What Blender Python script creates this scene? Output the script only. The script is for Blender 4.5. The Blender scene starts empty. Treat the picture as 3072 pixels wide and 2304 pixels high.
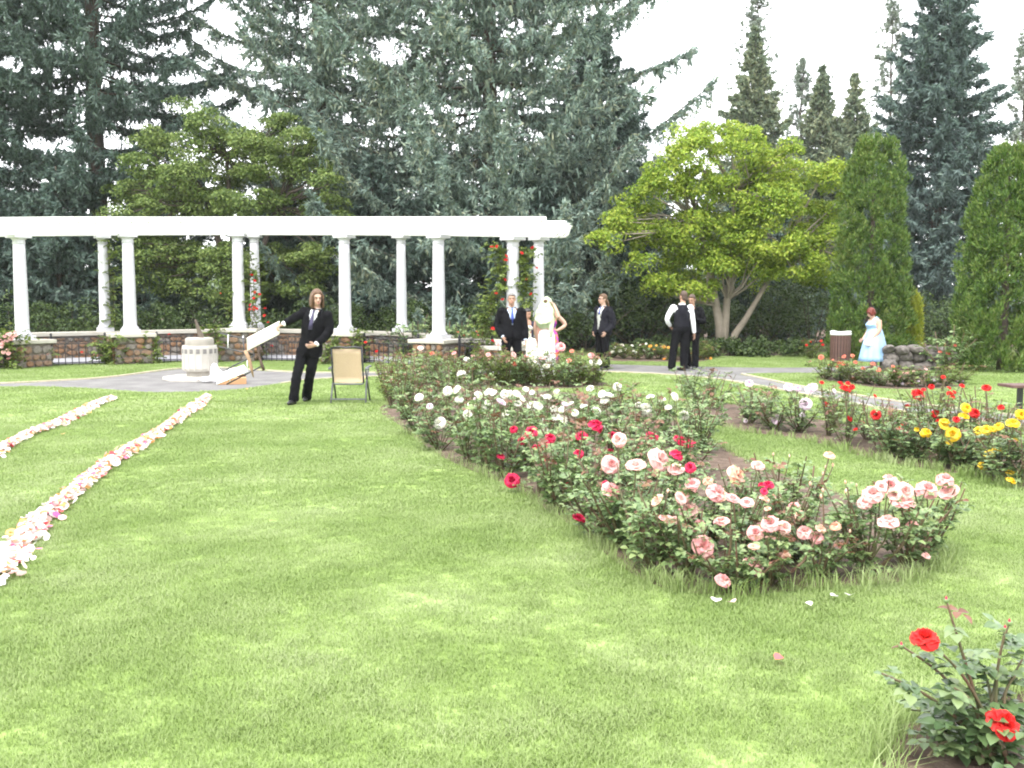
import bpy, bmesh, math, random
import numpy as np
from mathutils import Vector, Matrix
random.seed(7)
RNG = np.random.default_rng(11)
R = math.radians
S = bpy.context.scene

# ------------------------------------------------------------------ camera
W, H, F = 1024, 768, 1000.0
CAM_H = 1.6
PITCH = math.atan(84 / F)
cam_data = bpy.data.cameras.new('camera')
cam = bpy.data.objects.new('camera', cam_data)
S.collection.objects.link(cam)
cam.location = (0, 0, CAM_H)
cam.rotation_euler = (math.pi / 2 - PITCH, 0, 0)
cam_data.sensor_width = 36
cam_data.lens = 36 * F / W
cam_data.clip_end = 2000
S.camera = cam

# ------------------------------------------------------------------ world, sun, exposure
SUN_EL, SUN_ROT = R(58), R(205)
world = bpy.data.worlds.new('World'); S.world = world; world.use_nodes = True
nt = world.node_tree; nt.nodes.clear()
sky = nt.nodes.new('ShaderNodeTexSky'); sky.sky_type = 'NISHITA'; sky.sun_disc = False
sky.sun_elevation = SUN_EL; sky.sun_rotation = SUN_ROT
sky.dust_density = 1.0; sky.air_density = 1.0; sky.ozone_density = 1.0
# an even overcast layer over that sky
mixc = nt.nodes.new('ShaderNodeMix'); mixc.data_type = 'RGBA'; mixc.inputs[0].default_value = 0.9
mixc.inputs[7].default_value = (8.0, 8.05, 8.2, 1)
bg = nt.nodes.new('ShaderNodeBackground'); bg.inputs[1].default_value = 0.13
outw = nt.nodes.new('ShaderNodeOutputWorld')
nt.links.new(sky.outputs[0], mixc.inputs[6])
nt.links.new(mixc.outputs[2], bg.inputs[0]); nt.links.new(bg.outputs[0], outw.inputs[0])

sun_d = bpy.data.lights.new('sun', 'SUN'); sun_d.energy = 1.3; sun_d.angle = R(25); sun_d.color = (1, 0.96, 0.9)
sun = bpy.data.objects.new('sun', sun_d); S.collection.objects.link(sun)
# sun stands behind the camera and to the left, high
az = R(215)
sdir = Vector((math.sin(az) * math.cos(SUN_EL), math.cos(az) * math.cos(SUN_EL), math.sin(SUN_EL)))
sky.sun_rotation = az
sun.rotation_euler = sdir.to_track_quat('Z', 'Y').to_euler()

S.view_settings.view_transform = 'Standard'; S.view_settings.look = 'None'
S.view_settings.exposure = 2.0; S.view_settings.gamma = 1.0
S.view_settings.use_curve_mapping = False
S.render.engine = 'CYCLES'
S.cycles.max_bounces = 6; S.cycles.transparent_max_bounces = 6
S.cycles.diffuse_bounces = 3; S.cycles.glossy_bounces = 2
S.cycles.filter_width = 2.0
S.cycles.use_denoising = True

# ------------------------------------------------------------------ helpers
CP, SP = math.cos(PITCH), math.sin(PITCH)
def ray(u, v):
    a, b = (u - W / 2) / F, (H / 2 - v) / F
    return Vector((a, CP + b * SP, -SP + b * CP))
def gnd(u, v, z=0.0):
    d = ray(u, v); t = (z - CAM_H) / d.z
    return Vector((d.x * t, d.y * t, z))
def at(u, v, y):
    d = ray(u, v); t = y / d.y
    return Vector((d.x * t, y, CAM_H + d.z * t))

C = S.collection
def mesh_np(name, verts, faces):
    """verts Nx3, faces: MxK int array (all same K) or list"""
    me = bpy.data.meshes.new(name)
    verts = np.asarray(verts, dtype=np.float32)
    if isinstance(faces, np.ndarray):
        m, k = faces.shape
        me.vertices.add(len(verts)); me.vertices.foreach_set('co', verts.ravel())
        me.loops.add(m * k); me.loops.foreach_set('vertex_index', faces.astype(np.int32).ravel())
        me.polygons.add(m); me.polygons.foreach_set('loop_start', np.arange(0, m * k, k, dtype=np.int32))
        me.update(calc_edges=True)
    else:
        me.from_pydata([tuple(v) for v in verts], [], faces); me.update()
    return me
def link(name, me, mat=None, parent=None, smooth=False):
    o = bpy.data.objects.new(name, me); C.objects.link(o)
    if mat is not None and me is not None and not me.materials: me.materials.append(mat)
    if parent is not None: o.parent = parent
    if smooth and me is not None: me.shade_smooth()
    return o
def tag(o, label, cat, group=None, kind=None):
    o['label'] = label; o['category'] = cat
    if group: o['group'] = group
    if kind: o['kind'] = kind
    return o
def empty(name, loc=(0, 0, 0), rz=0):
    o = bpy.data.objects.new(name, None); C.objects.link(o)
    o.location = loc; o.rotation_euler = (0, 0, rz); o.empty_display_size = .1
    return o
def struct(name, me, mat, smooth=False):
    o = link(name, me, mat, None, smooth); o['kind'] = 'structure'; return o

class MB:
    """collects simple solids in one mesh"""
    def __init__(s): s.v = []; s.f = []
    def add(s, v, f):
        n = len(s.v); s.v += [tuple(p) for p in v]; s.f += [tuple(i + n for i in q) for q in f]; return s
    def box(s, c, size, M=None):
        hx, hy, hz = size[0] / 2, size[1] / 2, size[2] / 2
        v = [Vector((x, y, z)) for x in (-hx, hx) for y in (-hy, hy) for z in (-hz, hz)]
        if M is not None: v = [M @ p for p in v]
        v = [p + Vector(c) for p in v]
        return s.add(v, [(0, 1, 3, 2), (4, 6, 7, 5), (0, 4, 5, 1), (2, 3, 7, 6), (0, 2, 6, 4), (1, 5, 7, 3)])
    def bar(s, a, b, w, h, up=(0, 0, 1)):
        a, b = Vector(a), Vector(b); d = (b - a).normalized()
        sd = d.cross(Vector(up))
        if sd.length < 1e-4: sd = d.cross(Vector((1, 0, 0)))
        sd.normalize(); u = sd.cross(d)
        v = []
        for p in (a, b):
            for x, y in ((-1, -1), (1, -1), (1, 1), (-1, 1)): v.append(p + sd * (x * w / 2) + u * (y * h / 2))
        return s.add(v, [(0, 1, 2, 3), (7, 6, 5, 4), (0, 4, 5, 1), (1, 5, 6, 2), (2, 6, 7, 3), (3, 7, 4, 0)])
    def tube(s, pts, rad, seg=8, cap=True, flat=1.0, side=None):
        pts = [Vector(p) for p in pts]; n = len(pts)
        if not hasattr(rad, '__len__'): rad = [rad] * n
        base = len(s.v); prev = None
        for i, p in enumerate(pts):
            d = (pts[min(i + 1, n - 1)] - pts[max(i - 1, 0)]).normalized()
            if prev is None:
                ref = Vector(side) if side is not None else (Vector((0, 0, 1)) if abs(d.z) < .9 else Vector((1, 0, 0)))
                x = (ref - d * ref.dot(d)).normalized()
            else:
                x = (prev - d * prev.dot(d)).normalized()
            prev = x; y = d.cross(x)
            for k in range(seg):
                a = 2 * math.pi * k / seg
                s.v.append(tuple(p + x * (math.cos(a) * rad[i]) + y * (math.sin(a) * rad[i] * flat)))
        for i in range(n - 1):
            for k in range(seg):
                a = base + i * seg + k; b = base + i * seg + (k + 1) % seg
                s.f.append((a, b, b + seg, a + seg))
        if cap:
            s.f.append(tuple(base + k for k in reversed(range(seg))))
            s.f.append(tuple(base + (n - 1) * seg + k for k in range(seg)))
        return s
    def lathe(s, prof, seg=24, c=(0, 0, 0), cap=True):
        base = len(s.v); cx, cy, cz = c
        for r, z in prof:
            for k in range(seg):
                a = 2 * math.pi * k / seg
                s.v.append((cx + r * math.cos(a), cy + r * math.sin(a), cz + z))
        n = len(prof)
        for i in range(n - 1):
            for k in range(seg):
                a = base + i * seg + k; b = base + i * seg + (k + 1) % seg
                s.f.append((a, b, b + seg, a + seg))
        if cap:
            s.f.append(tuple(base + k for k in reversed(range(seg))))
            s.f.append(tuple(base + (n - 1) * seg + k for k in range(seg)))
        return s
    def ell(s, c, r, seg=14, rings=9, M=None):
        """closed ellipsoid"""
        base = len(s.v); c = Vector(c)
        def put(p):
            if M is not None: p = M @ p
            s.v.append(tuple(p + c))
        put(Vector((0, 0, -r[2])))
        for i in range(1, rings):
            t = -math.pi / 2 + math.pi * i / rings
            for k in range(seg):
                a = 2 * math.pi * k / seg
                put(Vector((r[0] * math.cos(t) * math.cos(a), r[1] * math.cos(t) * math.sin(a), r[2] * math.sin(t))))
        put(Vector((0, 0, r[2])))
        top = base + 1 + (rings - 1) * seg
        for k in range(seg):
            k2 = (k + 1) % seg
            s.f.append((base, base + 1 + k2, base + 1 + k))
            for i in range(rings - 2):
                a = base + 1 + i * seg
                s.f.append((a + k, a + k2, a + seg + k2, a + seg + k))
            a = base + 1 + (rings - 2) * seg
            s.f.append((a + k, a + k2, top))
        return s
    def mesh(s, name='m'):
        me = bpy.data.meshes.new(name); me.from_pydata(s.v, [], s.f); me.update(); return me
    def build(s, name, mat, parent=None, smooth=False, bevel=0):
        me = s.mesh(name); o = link(name, me, mat, parent, smooth)
        if bevel:
            m = o.modifiers.new('bevel', 'BEVEL'); m.width = bevel; m.segments = 2; m.limit_method = 'ANGLE'
        return o

def copy_tree(o, parent=None):
    c = o.copy(); C.objects.link(c); c.parent = parent
    for ch in list(o.children): copy_tree(ch, c)
    return c

def evaluated(o):
    dg = bpy.context.evaluated_depsgraph_get(); dg.update()
    return bpy.data.meshes.new_from_object(o.evaluated_get(dg))
def remesh(mb, name, voxel=.012, smooth_it=4, dec=None, fac=.5):
    me = mb.mesh(name)
    o = bpy.data.objects.new(name, me); C.objects.link(o)
    m = o.modifiers.new('r', 'REMESH'); m.mode = 'VOXEL'; m.voxel_size = voxel; m.adaptivity = 0
    if smooth_it:
        q = o.modifiers.new('s', 'SMOOTH'); q.iterations = smooth_it; q.factor = fac
    if dec:
        q = o.modifiers.new('d', 'DECIMATE'); q.ratio = dec
    out = evaluated(o)
    bpy.data.objects.remove(o); bpy.data.meshes.remove(me)
    out.shade_smooth(); return out

# ------------------------------------------------------------------ materials
MATS = {}
def newmat(name):
    m = bpy.data.materials.new(name); m.use_nodes = True; m.node_tree.nodes.clear()
    MATS[name] = m; return m, m.node_tree.nodes, m.node_tree.links
def ramp(N, stops):
    r = N.new('ShaderNodeValToRGB'); e = r.color_ramp.elements
    while len(e) < len(stops): e.new(.5)
    for el, (p, c) in zip(e, stops): el.position = p; el.color = (*c, 1)
    return r
def mat(name, stops, rough=.7, scale=6, bump=0, bscale=40, metal=0, spec=.4, detail=6, island=0, sheen=0):
    """principled with noise-driven colour stops, optional fine relief"""
    m, N, L = newmat(name)
    out = N.new('ShaderNodeOutputMaterial'); p = N.new('ShaderNodeBsdfPrincipled')
    L.new(p.outputs[0], out.inputs[0])
    p.inputs['Roughness'].default_value = rough; p.inputs['Metallic'].default_value = metal
    p.inputs['Specular IOR Level'].default_value = spec
    if sheen: p.inputs['Sheen Weight'].default_value = sheen
    tc = N.new('ShaderNodeTexCoord')
    if len(stops) == 1: stops = [(0, stops[0]), (1, tuple(c * .86 for c in stops[0]))]
    elif not hasattr(stops[0][0], '__len__') and hasattr(stops[0], '__len__') and len(stops[0]) == 3:
        stops = [(i / (len(stops) - 1), c) for i, c in enumerate(stops)]
    no = N.new('ShaderNodeTexNoise'); no.inputs['Scale'].default_value = scale; no.inputs['Detail'].default_value = detail
    L.new(tc.outputs['Object'], no.inputs['Vector'])
    rm = ramp(N, [(.28 + .44 * p_, c) for p_, c in stops])
    fac = no.outputs['Fac']
    if island:
        g = N.new('ShaderNodeNewGeometry'); mx = N.new('ShaderNodeMix'); mx.inputs[0].default_value = island
        L.new(fac, mx.inputs[2]); L.new(g.outputs['Random Per Island'], mx.inputs[3]); fac = mx.outputs[0]
    L.new(fac, rm.inputs[0]); L.new(rm.outputs[0], p.inputs['Base Color'])
    if bump:
        nb = N.new('ShaderNodeTexNoise'); nb.inputs['Scale'].default_value = bscale; nb.inputs['Detail'].default_value = 8
        L.new(tc.outputs['Object'], nb.inputs['Vector'])
        b = N.new('ShaderNodeBump'); b.inputs['Strength'].default_value = bump; b.inputs['Distance'].default_value = .02
        L.new(nb.outputs['Fac'], b.inputs['Height']); L.new(b.outputs[0], p.inputs['Normal'])
    return m
def leafmat(name, cols, trans=.3, rough=.55, nscale=.6, objrand=0, spec=.25):
    """leaf: glossy-ish diffuse plus light through the blade; colour differs leaf by leaf and in soft patches"""
    m, N, L = newmat(name)
    out = N.new('ShaderNodeOutputMaterial'); p = N.new('ShaderNodeBsdfPrincipled'); t = N.new('ShaderNodeBsdfTranslucent')
    mx = N.new('ShaderNodeMixShader'); mx.inputs[0].default_value = trans
    g = N.new('ShaderNodeNewGeometry'); no = N.new('ShaderNodeTexNoise'); no.inputs['Scale'].default_value = nscale; no.inputs['Detail'].default_value = 3
    L.new(g.outputs['Position'], no.inputs['Vector'])
    f = N.new('ShaderNodeMix'); f.inputs[0].default_value = .5
    L.new(no.outputs['Fac'], f.inputs[2]); L.new(g.outputs['Random Per Island'], f.inputs[3])
    fac = f.outputs[0]
    if objrand:
        oi = N.new('ShaderNodeObjectInfo'); f2 = N.new('ShaderNodeMix'); f2.inputs[0].default_value = objrand
        L.new(fac, f2.inputs[2]); L.new(oi.outputs['Random'], f2.inputs[3]); fac = f2.outputs[0]
    rm = ramp(N, [(.2 + .6 * i / (len(cols) - 1), c) for i, c in enumerate(cols)])
    L.new(fac, rm.inputs[0]); L.new(rm.outputs[0], p.inputs['Base Color']); L.new(rm.outputs[0], t.inputs['Color'])
    p.inputs['Roughness'].default_value = rough; p.inputs['Specular IOR Level'].default_value = spec
    L.new(p.outputs[0], mx.inputs[1]); L.new(t.outputs[0], mx.inputs[2]); L.new(mx.outputs[0], out.inputs[0])
    return m
def noise2(x, y, s, seed=0):
    """cheap smooth pseudo noise in -1..1 for layout"""
    return (np.sin(x * s * 1.7 + seed) * np.cos(y * s * 1.3 - seed * 2.1) + .5 * np.sin(x * s * 3.9 - y * s * 3.1 + seed * 3.3)
            + .25 * np.sin(x * s * 8.3 + y * s * 7.1 + seed)) / 1.75
# ================================================================== SETTING: ground, paths, beds
LAWN_COLS = [(.150, .218, .056), (.205, .282, .086), (.275, .34, .146)]
def lawn_mat(name):
    m, N, L = newmat(name)
    out = N.new('ShaderNodeOutputMaterial'); p = N.new('ShaderNodeBsdfPrincipled'); L.new(p.outputs[0], out.inputs[0])
    p.inputs['Roughness'].default_value = .9; p.inputs['Specular IOR Level'].default_value = .1
    g = N.new('ShaderNodeNewGeometry')
    n1 = N.new('ShaderNodeTexNoise'); n1.inputs['Scale'].default_value = 1.3; n1.inputs['Detail'].default_value = 5
    n2 = N.new('ShaderNodeTexNoise'); n2.inputs['Scale'].default_value = 28; n2.inputs['Detail'].default_value = 6
    L.new(g.outputs['Position'], n1.inputs['Vector']); L.new(g.outputs['Position'], n2.inputs['Vector'])
    f = N.new('ShaderNodeMix'); f.inputs[0].default_value = .45
    L.new(n1.outputs['Fac'], f.inputs[2]); L.new(n2.outputs['Fac'], f.inputs[3])
    rm = ramp(N, [(.34, LAWN_COLS[0]), (.5, LAWN_COLS[1]), (.64, LAWN_COLS[2])])
    L.new(f.outputs[0], rm.inputs[0]); L.new(rm.outputs[0], p.inputs['Base Color'])
    b = N.new('ShaderNodeBump'); b.inputs['Strength'].default_value = .6; b.inputs['Distance'].default_value = .03
    L.new(n2.outputs['Fac'], b.inputs['Height']); L.new(b.outputs[0], p.inputs['Normal'])
    return m
M_lawn = lawn_mat('lawn_soil_green')
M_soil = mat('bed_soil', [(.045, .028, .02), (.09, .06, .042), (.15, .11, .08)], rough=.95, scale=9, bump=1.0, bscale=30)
M_path = mat('path_asphalt', [(.105, .10, .10), (.14, .136, .133), (.18, .174, .167)], rough=.9, scale=2.2, bump=.5, bscale=160)
M_paving = mat('pale_paving', [(.30, .30, .33), (.38, .38, .40)], rough=.85, scale=3, bump=.3, bscale=90)
M_edging = mat('path_edging', [(.36, .31, .22), (.46, .41, .31)], rough=.9, scale=8)

struct('ground', mesh_np('ground', [(-400, -60, 0), (400, -60, 0), (400, 900, 0), (-400, 900, 0)], [(0, 1, 2, 3)]), M_lawn)

def smooth_poly(pts, n=6, closed=True):
    P = [Vector(p) for p in pts]; out = []; m = len(P)
    rng = range(m if closed else m - 1)
    for i in rng:
        if closed: a, b, c, d = P[(i - 1) % m], P[i], P[(i + 1) % m], P[(i + 2) % m]
        else: a, b, c, d = P[max(i - 1, 0)], P[i], P[i + 1], P[min(i + 2, m - 1)]
        for k in range(n):
            t = k / n
            out.append(.5 * ((2 * b) + (c - a) * t + (2 * a - 5 * b + 4 * c - d) * t * t + (3 * b - a - 3 * c + d) * t ** 3))
    if not closed: out.append(P[-1])
    return out
def poly_obj(name, pts, z, m, kind='structure', mound=0):
    """flat (or gently mounded) sheet from an outline"""
    bm = bmesh.new()
    vs = [bm.verts.new((p.x, p.y, z)) for p in pts]
    f = bm.faces.new(vs)
    if f.normal.z < 0: f.normal_flip()
    bmesh.ops.triangulate(bm, faces=[f])
    me = bpy.data.meshes.new(name); bm.to_mesh(me); bm.free()
    o = link(name, me, m); o['kind'] = kind; return o
def inside(poly, x, y):
    """vectorised point in polygon"""
    px = np.array([p.x for p in poly]); py = np.array([p.y for p in poly])
    r = np.zeros(x.shape, bool); j = len(px) - 1
    for i in range(len(px)):
        c = ((py[i] > y) != (py[j] > y)) & (x < (px[j] - px[i]) * (y - py[i]) / (py[j] - py[i] + 1e-12) + px[i])
        r ^= c; j = i
    return r

G = lambda L_: [gnd(u, v) for u, v in L_]
plaza_up = [(-60, 384.5), (0, 383.8), (54, 381.4), (108, 377.8), (157, 371.5), (181, 369), (219, 368), (259, 370.6), (293, 372.4), (330, 373.2), (377, 373), (440, 371.5), (520, 369.5), (600, 365)]
plaza_lo = [(620, 371), (520, 375), (440, 376), (372, 376.8), (331, 378.6), (304, 380.4), (282, 383.6), (251, 387.8), (219, 391), (167, 392.6), (140, 392.3), (108, 389.6), (54, 387.2), (0, 387), (-60, 388)]
plaza = smooth_poly(G(plaza_up), 5, False) + smooth_poly(G(plaza_lo), 5, False)
poly_obj('plaza_path', plaza, .006, M_path)
PATH_up = [(596, 364), (640, 365.5), (700, 367), (760, 368), (830, 367.6), (880, 366), (960, 365)]
PATH_mid = [(960, 370), (880, 371.5), (826, 373), (770, 373.5), (742, 374.5), (760, 378.5), (811, 389), (876, 399), (950, 409), (1030, 418), (1120, 428)]
PATH_lo = [(1120, 439), (1030, 428.5), (950, 418.5), (876, 408), (811, 396), (760, 386.5), (720, 380), (688, 376.5), (640, 373.5), (600, 372)]
walk = smooth_poly(G(PATH_up), 5, False) + smooth_poly(G(PATH_mid), 5, False) + smooth_poly(G(PATH_lo), 5, False)
poly_obj('garden_path', walk, .010, M_path)
# pale edging strips on the near and far side of the paths
def strip_obj(name, pts, w, h, m):
    mb = MB()
    for a, b in zip(pts[:-1], pts[1:]):
        mb.bar((a.x, a.y, h / 2), (b.x, b.y, h / 2), w, h)
    o = mb.build(name, m); o['kind'] = 'structure'; return o
strip_obj('path_edging', smooth_poly(G(plaza_up), 5, False), .07, .03, M_edging)
strip_obj('path_edging', smooth_poly(G(PATH_lo), 5, False), .05, .03, M_edging)
strip_obj('path_edging', smooth_poly(G(PATH_mid[4:]), 5, False), .05, .03, M_edging)
strip_obj('path_edging', smooth_poly(G(plaza_lo[1:7]), 5, False), .05, .025, M_edging)

BED_main = smooth_poly(G([(380, 408), (398, 424.5), (418, 441.6), (445, 459), (484, 476), (524, 495), (552, 515), (577, 530), (598, 548), (620, 566), (650, 584), (690, 594), (746, 596), (836, 588), (900, 583), (936, 567),
                          (943, 549), (905, 522), (835, 492), (770, 470), (722, 447), (690, 428), (650, 411), (610, 399), (560, 392.5), (480, 389), (420, 392)]), 5)
BED_right = smooth_poly(G([(686, 405), (700, 419), (744, 432), (788, 438), (832, 447), (861, 457), (890, 463), (927, 469), (964, 476), (993, 483), (1040, 492), (1120, 505), (1120, 470), (1040, 452), (960, 441), (880, 429), (800, 417), (730, 404)]), 4)
BED_small = smooth_poly(G([(816, 378), (850, 384), (890, 389), (940, 389), (966, 385), (950, 378), (900, 374), (840, 371)]), 4)
BED_back = smooth_poly(G([(604, 360.5), (650, 361.8), (700, 362), (712, 358), (700, 352.5), (650, 350.5), (606, 351.5)]), 4)
BED_arc = smooth_poly(G([(382, 386), (430, 390), (500, 388), (560, 389), (604, 387), (600, 382.5), (540, 382), (470, 382), (400, 382.5)]), 4)
BED_near = smooth_poly(G([(880, 760), (915, 722), (980, 700), (1100, 690), (1200, 760), (1150, 900), (950, 880)]), 4)
BEDS = [BED_main, BED_right, BED_small, BED_back, BED_arc, BED_near]
for i, b in enumerate(BEDS): poly_obj('flower_bed', b, .008 if b is not BED_arc else .012, M_soil)

# ---- grass: real tufts on the lawn
M_blade = None
def make_blade_mat():
    m, N, L = newmat('grass_blade')
    out = N.new('ShaderNodeOutputMaterial'); p = N.new('ShaderNodeBsdfPrincipled'); t = N.new('ShaderNodeBsdfTranslucent'); mx = N.new('ShaderNodeMixShader'); mx.inputs[0].default_value = .35
    g = N.new('ShaderNodeNewGeometry')
    n1 = N.new('ShaderNodeTexNoise'); n1.inputs['Scale'].default_value = 1.3; n1.inputs['Detail'].default_value = 5
    L.new(g.outputs['Position'], n1.inputs['Vector'])
    n3 = N.new('ShaderNodeTexNoise'); n3.inputs['Scale'].default_value = .42; n3.inputs['Detail'].default_value = 3; n3.inputs['Distortion'].default_value = .8
    L.new(g.outputs['Position'], n3.inputs['Vector'])
    mm = N.new('ShaderNodeMix'); mm.inputs[0].default_value = .45; L.new(n1.outputs['Fac'], mm.inputs[2]); L.new(n3.outputs['Fac'], mm.inputs[3])
    st = N.new('ShaderNodeMapRange'); st.inputs[1].default_value = .36; st.inputs[2].default_value = .64; st.inputs[3].default_value = .2; st.inputs[4].default_value = .8; L.new(mm.outputs[0], st.inputs[0])
    f = N.new('ShaderNodeMix'); f.inputs[0].default_value = .38
    L.new(st.outputs[0], f.inputs[2]); L.new(g.outputs['Random Per Island'], f.inputs[3])
    rm = ramp(N, [(.2, (.152, .225, .056)), (.45, (.205, .288, .082)), (.65, (.272, .345, .134)), (.9, (.355, .405, .222))])
    L.new(f.outputs[0], rm.inputs[0]); L.new(rm.outputs[0], p.inputs['Base Color']); L.new(rm.outputs[0], t.inputs['Color'])
    p.inputs['Roughness'].default_value = .5; p.inputs['Specular IOR Level'].default_value = .35
    L.new(p.outputs[0], mx.inputs[1]); L.new(t.outputs[0], mx.inputs[2]); L.new(mx.outputs[0], out.inputs[0]); return m
M_blade = make_blade_mat()
def tuft_mesh(n, rad, hgt, wid, seed, lean=.7):
    rg = np.random.default_rng(seed); V = []; Fc = []
    for i in range(n):
        a, r = rg.uniform(0, 6.283), rad * math.sqrt(rg.uniform()); x, y = r * math.cos(a), r * math.sin(a)
        h = hgt * rg.uniform(.55, 1.15); d = rg.uniform(0, 6.283); l = h * rg.uniform(.15, lean); w = wid * rg.uniform(.7, 1.2)
        dx, dy = math.cos(d), math.sin(d); px, py = -dy * w / 2, dx * w / 2; b = len(V)
        V += [(x - px, y - py, 0), (x + px, y + py, 0), (x + dx * l * .35 - px * .8, y + dy * l * .35 - py * .8, h * .6), (x + dx * l * .35 + px * .8, y + dy * l * .35 + py * .8, h * .6), (x + dx * l, y + dy * l, h * rg.uniform(.8, 1))]
        Fc += [(b, b + 1, b + 3), (b, b + 3, b + 2), (b + 2, b + 3, b + 4)]
    return mesh_np('tuft', V, np.array(Fc))
def scatter_gn(name, pts, scl, rot, src_mesh, label):
    src = bpy.data.objects.new(name + '_blades', src_mesh)       # never linked: the scattered copies are the object
    me = bpy.data.meshes.new(name); me.vertices.add(len(pts)); me.vertices.foreach_set('co', np.asarray(pts, np.float32).ravel())
    for nm, arr in (('scl', scl), ('rot', rot)):
        at_ = me.attributes.new(nm, 'FLOAT', 'POINT'); at_.data.foreach_set('value', np.asarray(arr, np.float32))
    o = link(name, me); o['kind'] = 'stuff'; o['label'] = label; o['category'] = 'grass'
    ng = bpy.data.node_groups.new(name, 'GeometryNodeTree')
    ng.interface.new_socket('Geometry', in_out='INPUT', socket_type='NodeSocketGeometry'); ng.interface.new_socket('Geometry', in_out='OUTPUT', socket_type='NodeSocketGeometry')
    N, L = ng.nodes, ng.links
    gi, go = N.new('NodeGroupInput'), N.new('NodeGroupOutput'); ip = N.new('GeometryNodeInstanceOnPoints'); oi = N.new('GeometryNodeObjectInfo')
    oi.inputs['Object'].default_value = src
    a1 = N.new('GeometryNodeInputNamedAttribute'); a1.data_type = 'FLOAT'; a1.inputs['Name'].default_value = 'scl'
    a2 = N.new('GeometryNodeInputNamedAttribute'); a2.data_type = 'FLOAT'; a2.inputs['Name'].default_value = 'rot'
    cx = N.new('ShaderNodeCombineXYZ')
    L.new(gi.outputs[0], ip.inputs['Points']); L.new(oi.outputs['Geometry'], ip.inputs['Instance'])
    L.new(a1.outputs['Attribute'], ip.inputs['Scale']); L.new(a2.outputs['Attribute'], cx.inputs['Z']); L.new(cx.outputs[0], ip.inputs['Rotation'])
    L.new(ip.outputs[0], go.inputs[0])
    md = o.modifiers.new('scatter', 'NODES'); md.node_group = ng
    return o
NOGRASS = [plaza, walk] + BEDS
def lawn_points(d0, d1, dens, seed, edge=1.0):
    rg = np.random.default_rng(seed); hw = d1 * .56 + .6
    n = int(dens * (d1 - d0) * 2 * hw)
    x = rg.uniform(-hw, hw, n); y = rg.uniform(d0, d1, n)
    k = np.abs(x) < y * .535 + .5
    x, y = x[k], y[k]
    bad = np.zeros(x.shape, bool)
    for p in NOGRASS: bad |= inside(p, x, y)
    return x[~bad], y[~bad]
def grass_band(name, d0, d1, dens, mesh, seed, label, s0=1.0):
    x, y = lawn_points(d0, d1, dens, seed); rg = np.random.default_rng(seed + 1)
    s = s0 * rg.uniform(.7, 1.25, len(x)) * (1 + .25 * noise2(x, y, 1.1, 2))
    mesh.materials.append(M_blade)
    return scatter_gn(name, np.stack([x, y, np.full_like(x, -.004)], 1), s, rg.uniform(0, 6.283, len(x)), mesh, label)
grass_band('grass', 2.9, 7.5, 1000, tuft_mesh(30, .055, .024, .0034, 1, 1.3), 21, 'short mown lawn grass nearest the camera')
grass_band('grass', 7.5, 13, 520, tuft_mesh(30, .07, .026, .0055, 2, 1.3), 22, 'short mown lawn grass in the middle of the lawn')
grass_band('grass', 13, 34, 140, tuft_mesh(28, .12, .028, .011, 3, 1.4), 23, 'short mown lawn grass around the far beds and plaza')
# longer grass left standing along the bed edges
def edge_tufts(name, poly, n, h, seed, label, wid=.0045, lim=12.0):
    rg = np.random.default_rng(seed); P = []
    m = len(poly)
    while len(P) < n:
        i = rg.integers(m); a, b = poly[i], poly[(i + 1) % m]; q = a.lerp(b, rg.uniform())
        if q.y > lim: 
            if rg.uniform() < .7: continue
        P.append((q.x + rg.normal(0, .045), q.y + rg.normal(0, .045), -.004))
    me = tuft_mesh(12, .05, h, wid, seed, 1.0); me.materials.append(M_blade)
    return scatter_gn(name, P, rg.uniform(.45, 1.3, n), rg.uniform(0, 6.283, n), me, label)
edge_tufts('long_grass', BED_main, 420, .12, 31, 'long uncut grass along the edge of the pink rose bed')
edge_tufts('long_grass', BED_near, 240, .13, 32, 'long uncut grass around the red rose bush nearest the camera')
edge_tufts('long_grass', BED_right, 300, .11, 33, 'uncut grass along the edge of the yellow and red rose bed', .007, 20)
# ================================================================== PERGOLA
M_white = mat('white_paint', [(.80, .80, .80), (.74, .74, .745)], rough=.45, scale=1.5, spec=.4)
M_colshaded = mat('column_white_shaded', [(.50, .50, .525), (.45, .45, .475)], rough=.5, scale=1.5, spec=.4)  # greyer than the beams' white: shading on the columns put into the colour
M_cap = mat('cast_stone_cap', [(.36, .335, .285), (.43, .405, .355)], rough=.8, scale=5, bump=.25, bscale=70)
M_mortar = mat('mortar', [(.16, .13, .11), (.22, .19, .16)], rough=.95, scale=12, bump=.8, bscale=60)
M_iron = mat('black_iron', [(.012, .012, .016), (.025, .025, .03)], rough=.5, scale=20)
M_stone = mat('brown_fieldstone', [(.10, .075, .06), (.18, .12, .085), (.24, .15, .09), (.20, .17, .145)], rough=.9, scale=3.5, bump=.7, bscale=35, island=.0)
M_stone2 = mat('rust_fieldstone', [(.15, .085, .05), (.25, .14, .075), (.20, .13, .09)], rough=.9, scale=5, bump=.7, bscale=35)
M_stone3 = mat('grey_fieldstone', [(.13, .115, .10), (.22, .195, .17), (.16, .14, .12)], rough=.9, scale=5, bump=.7, bscale=35)

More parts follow.
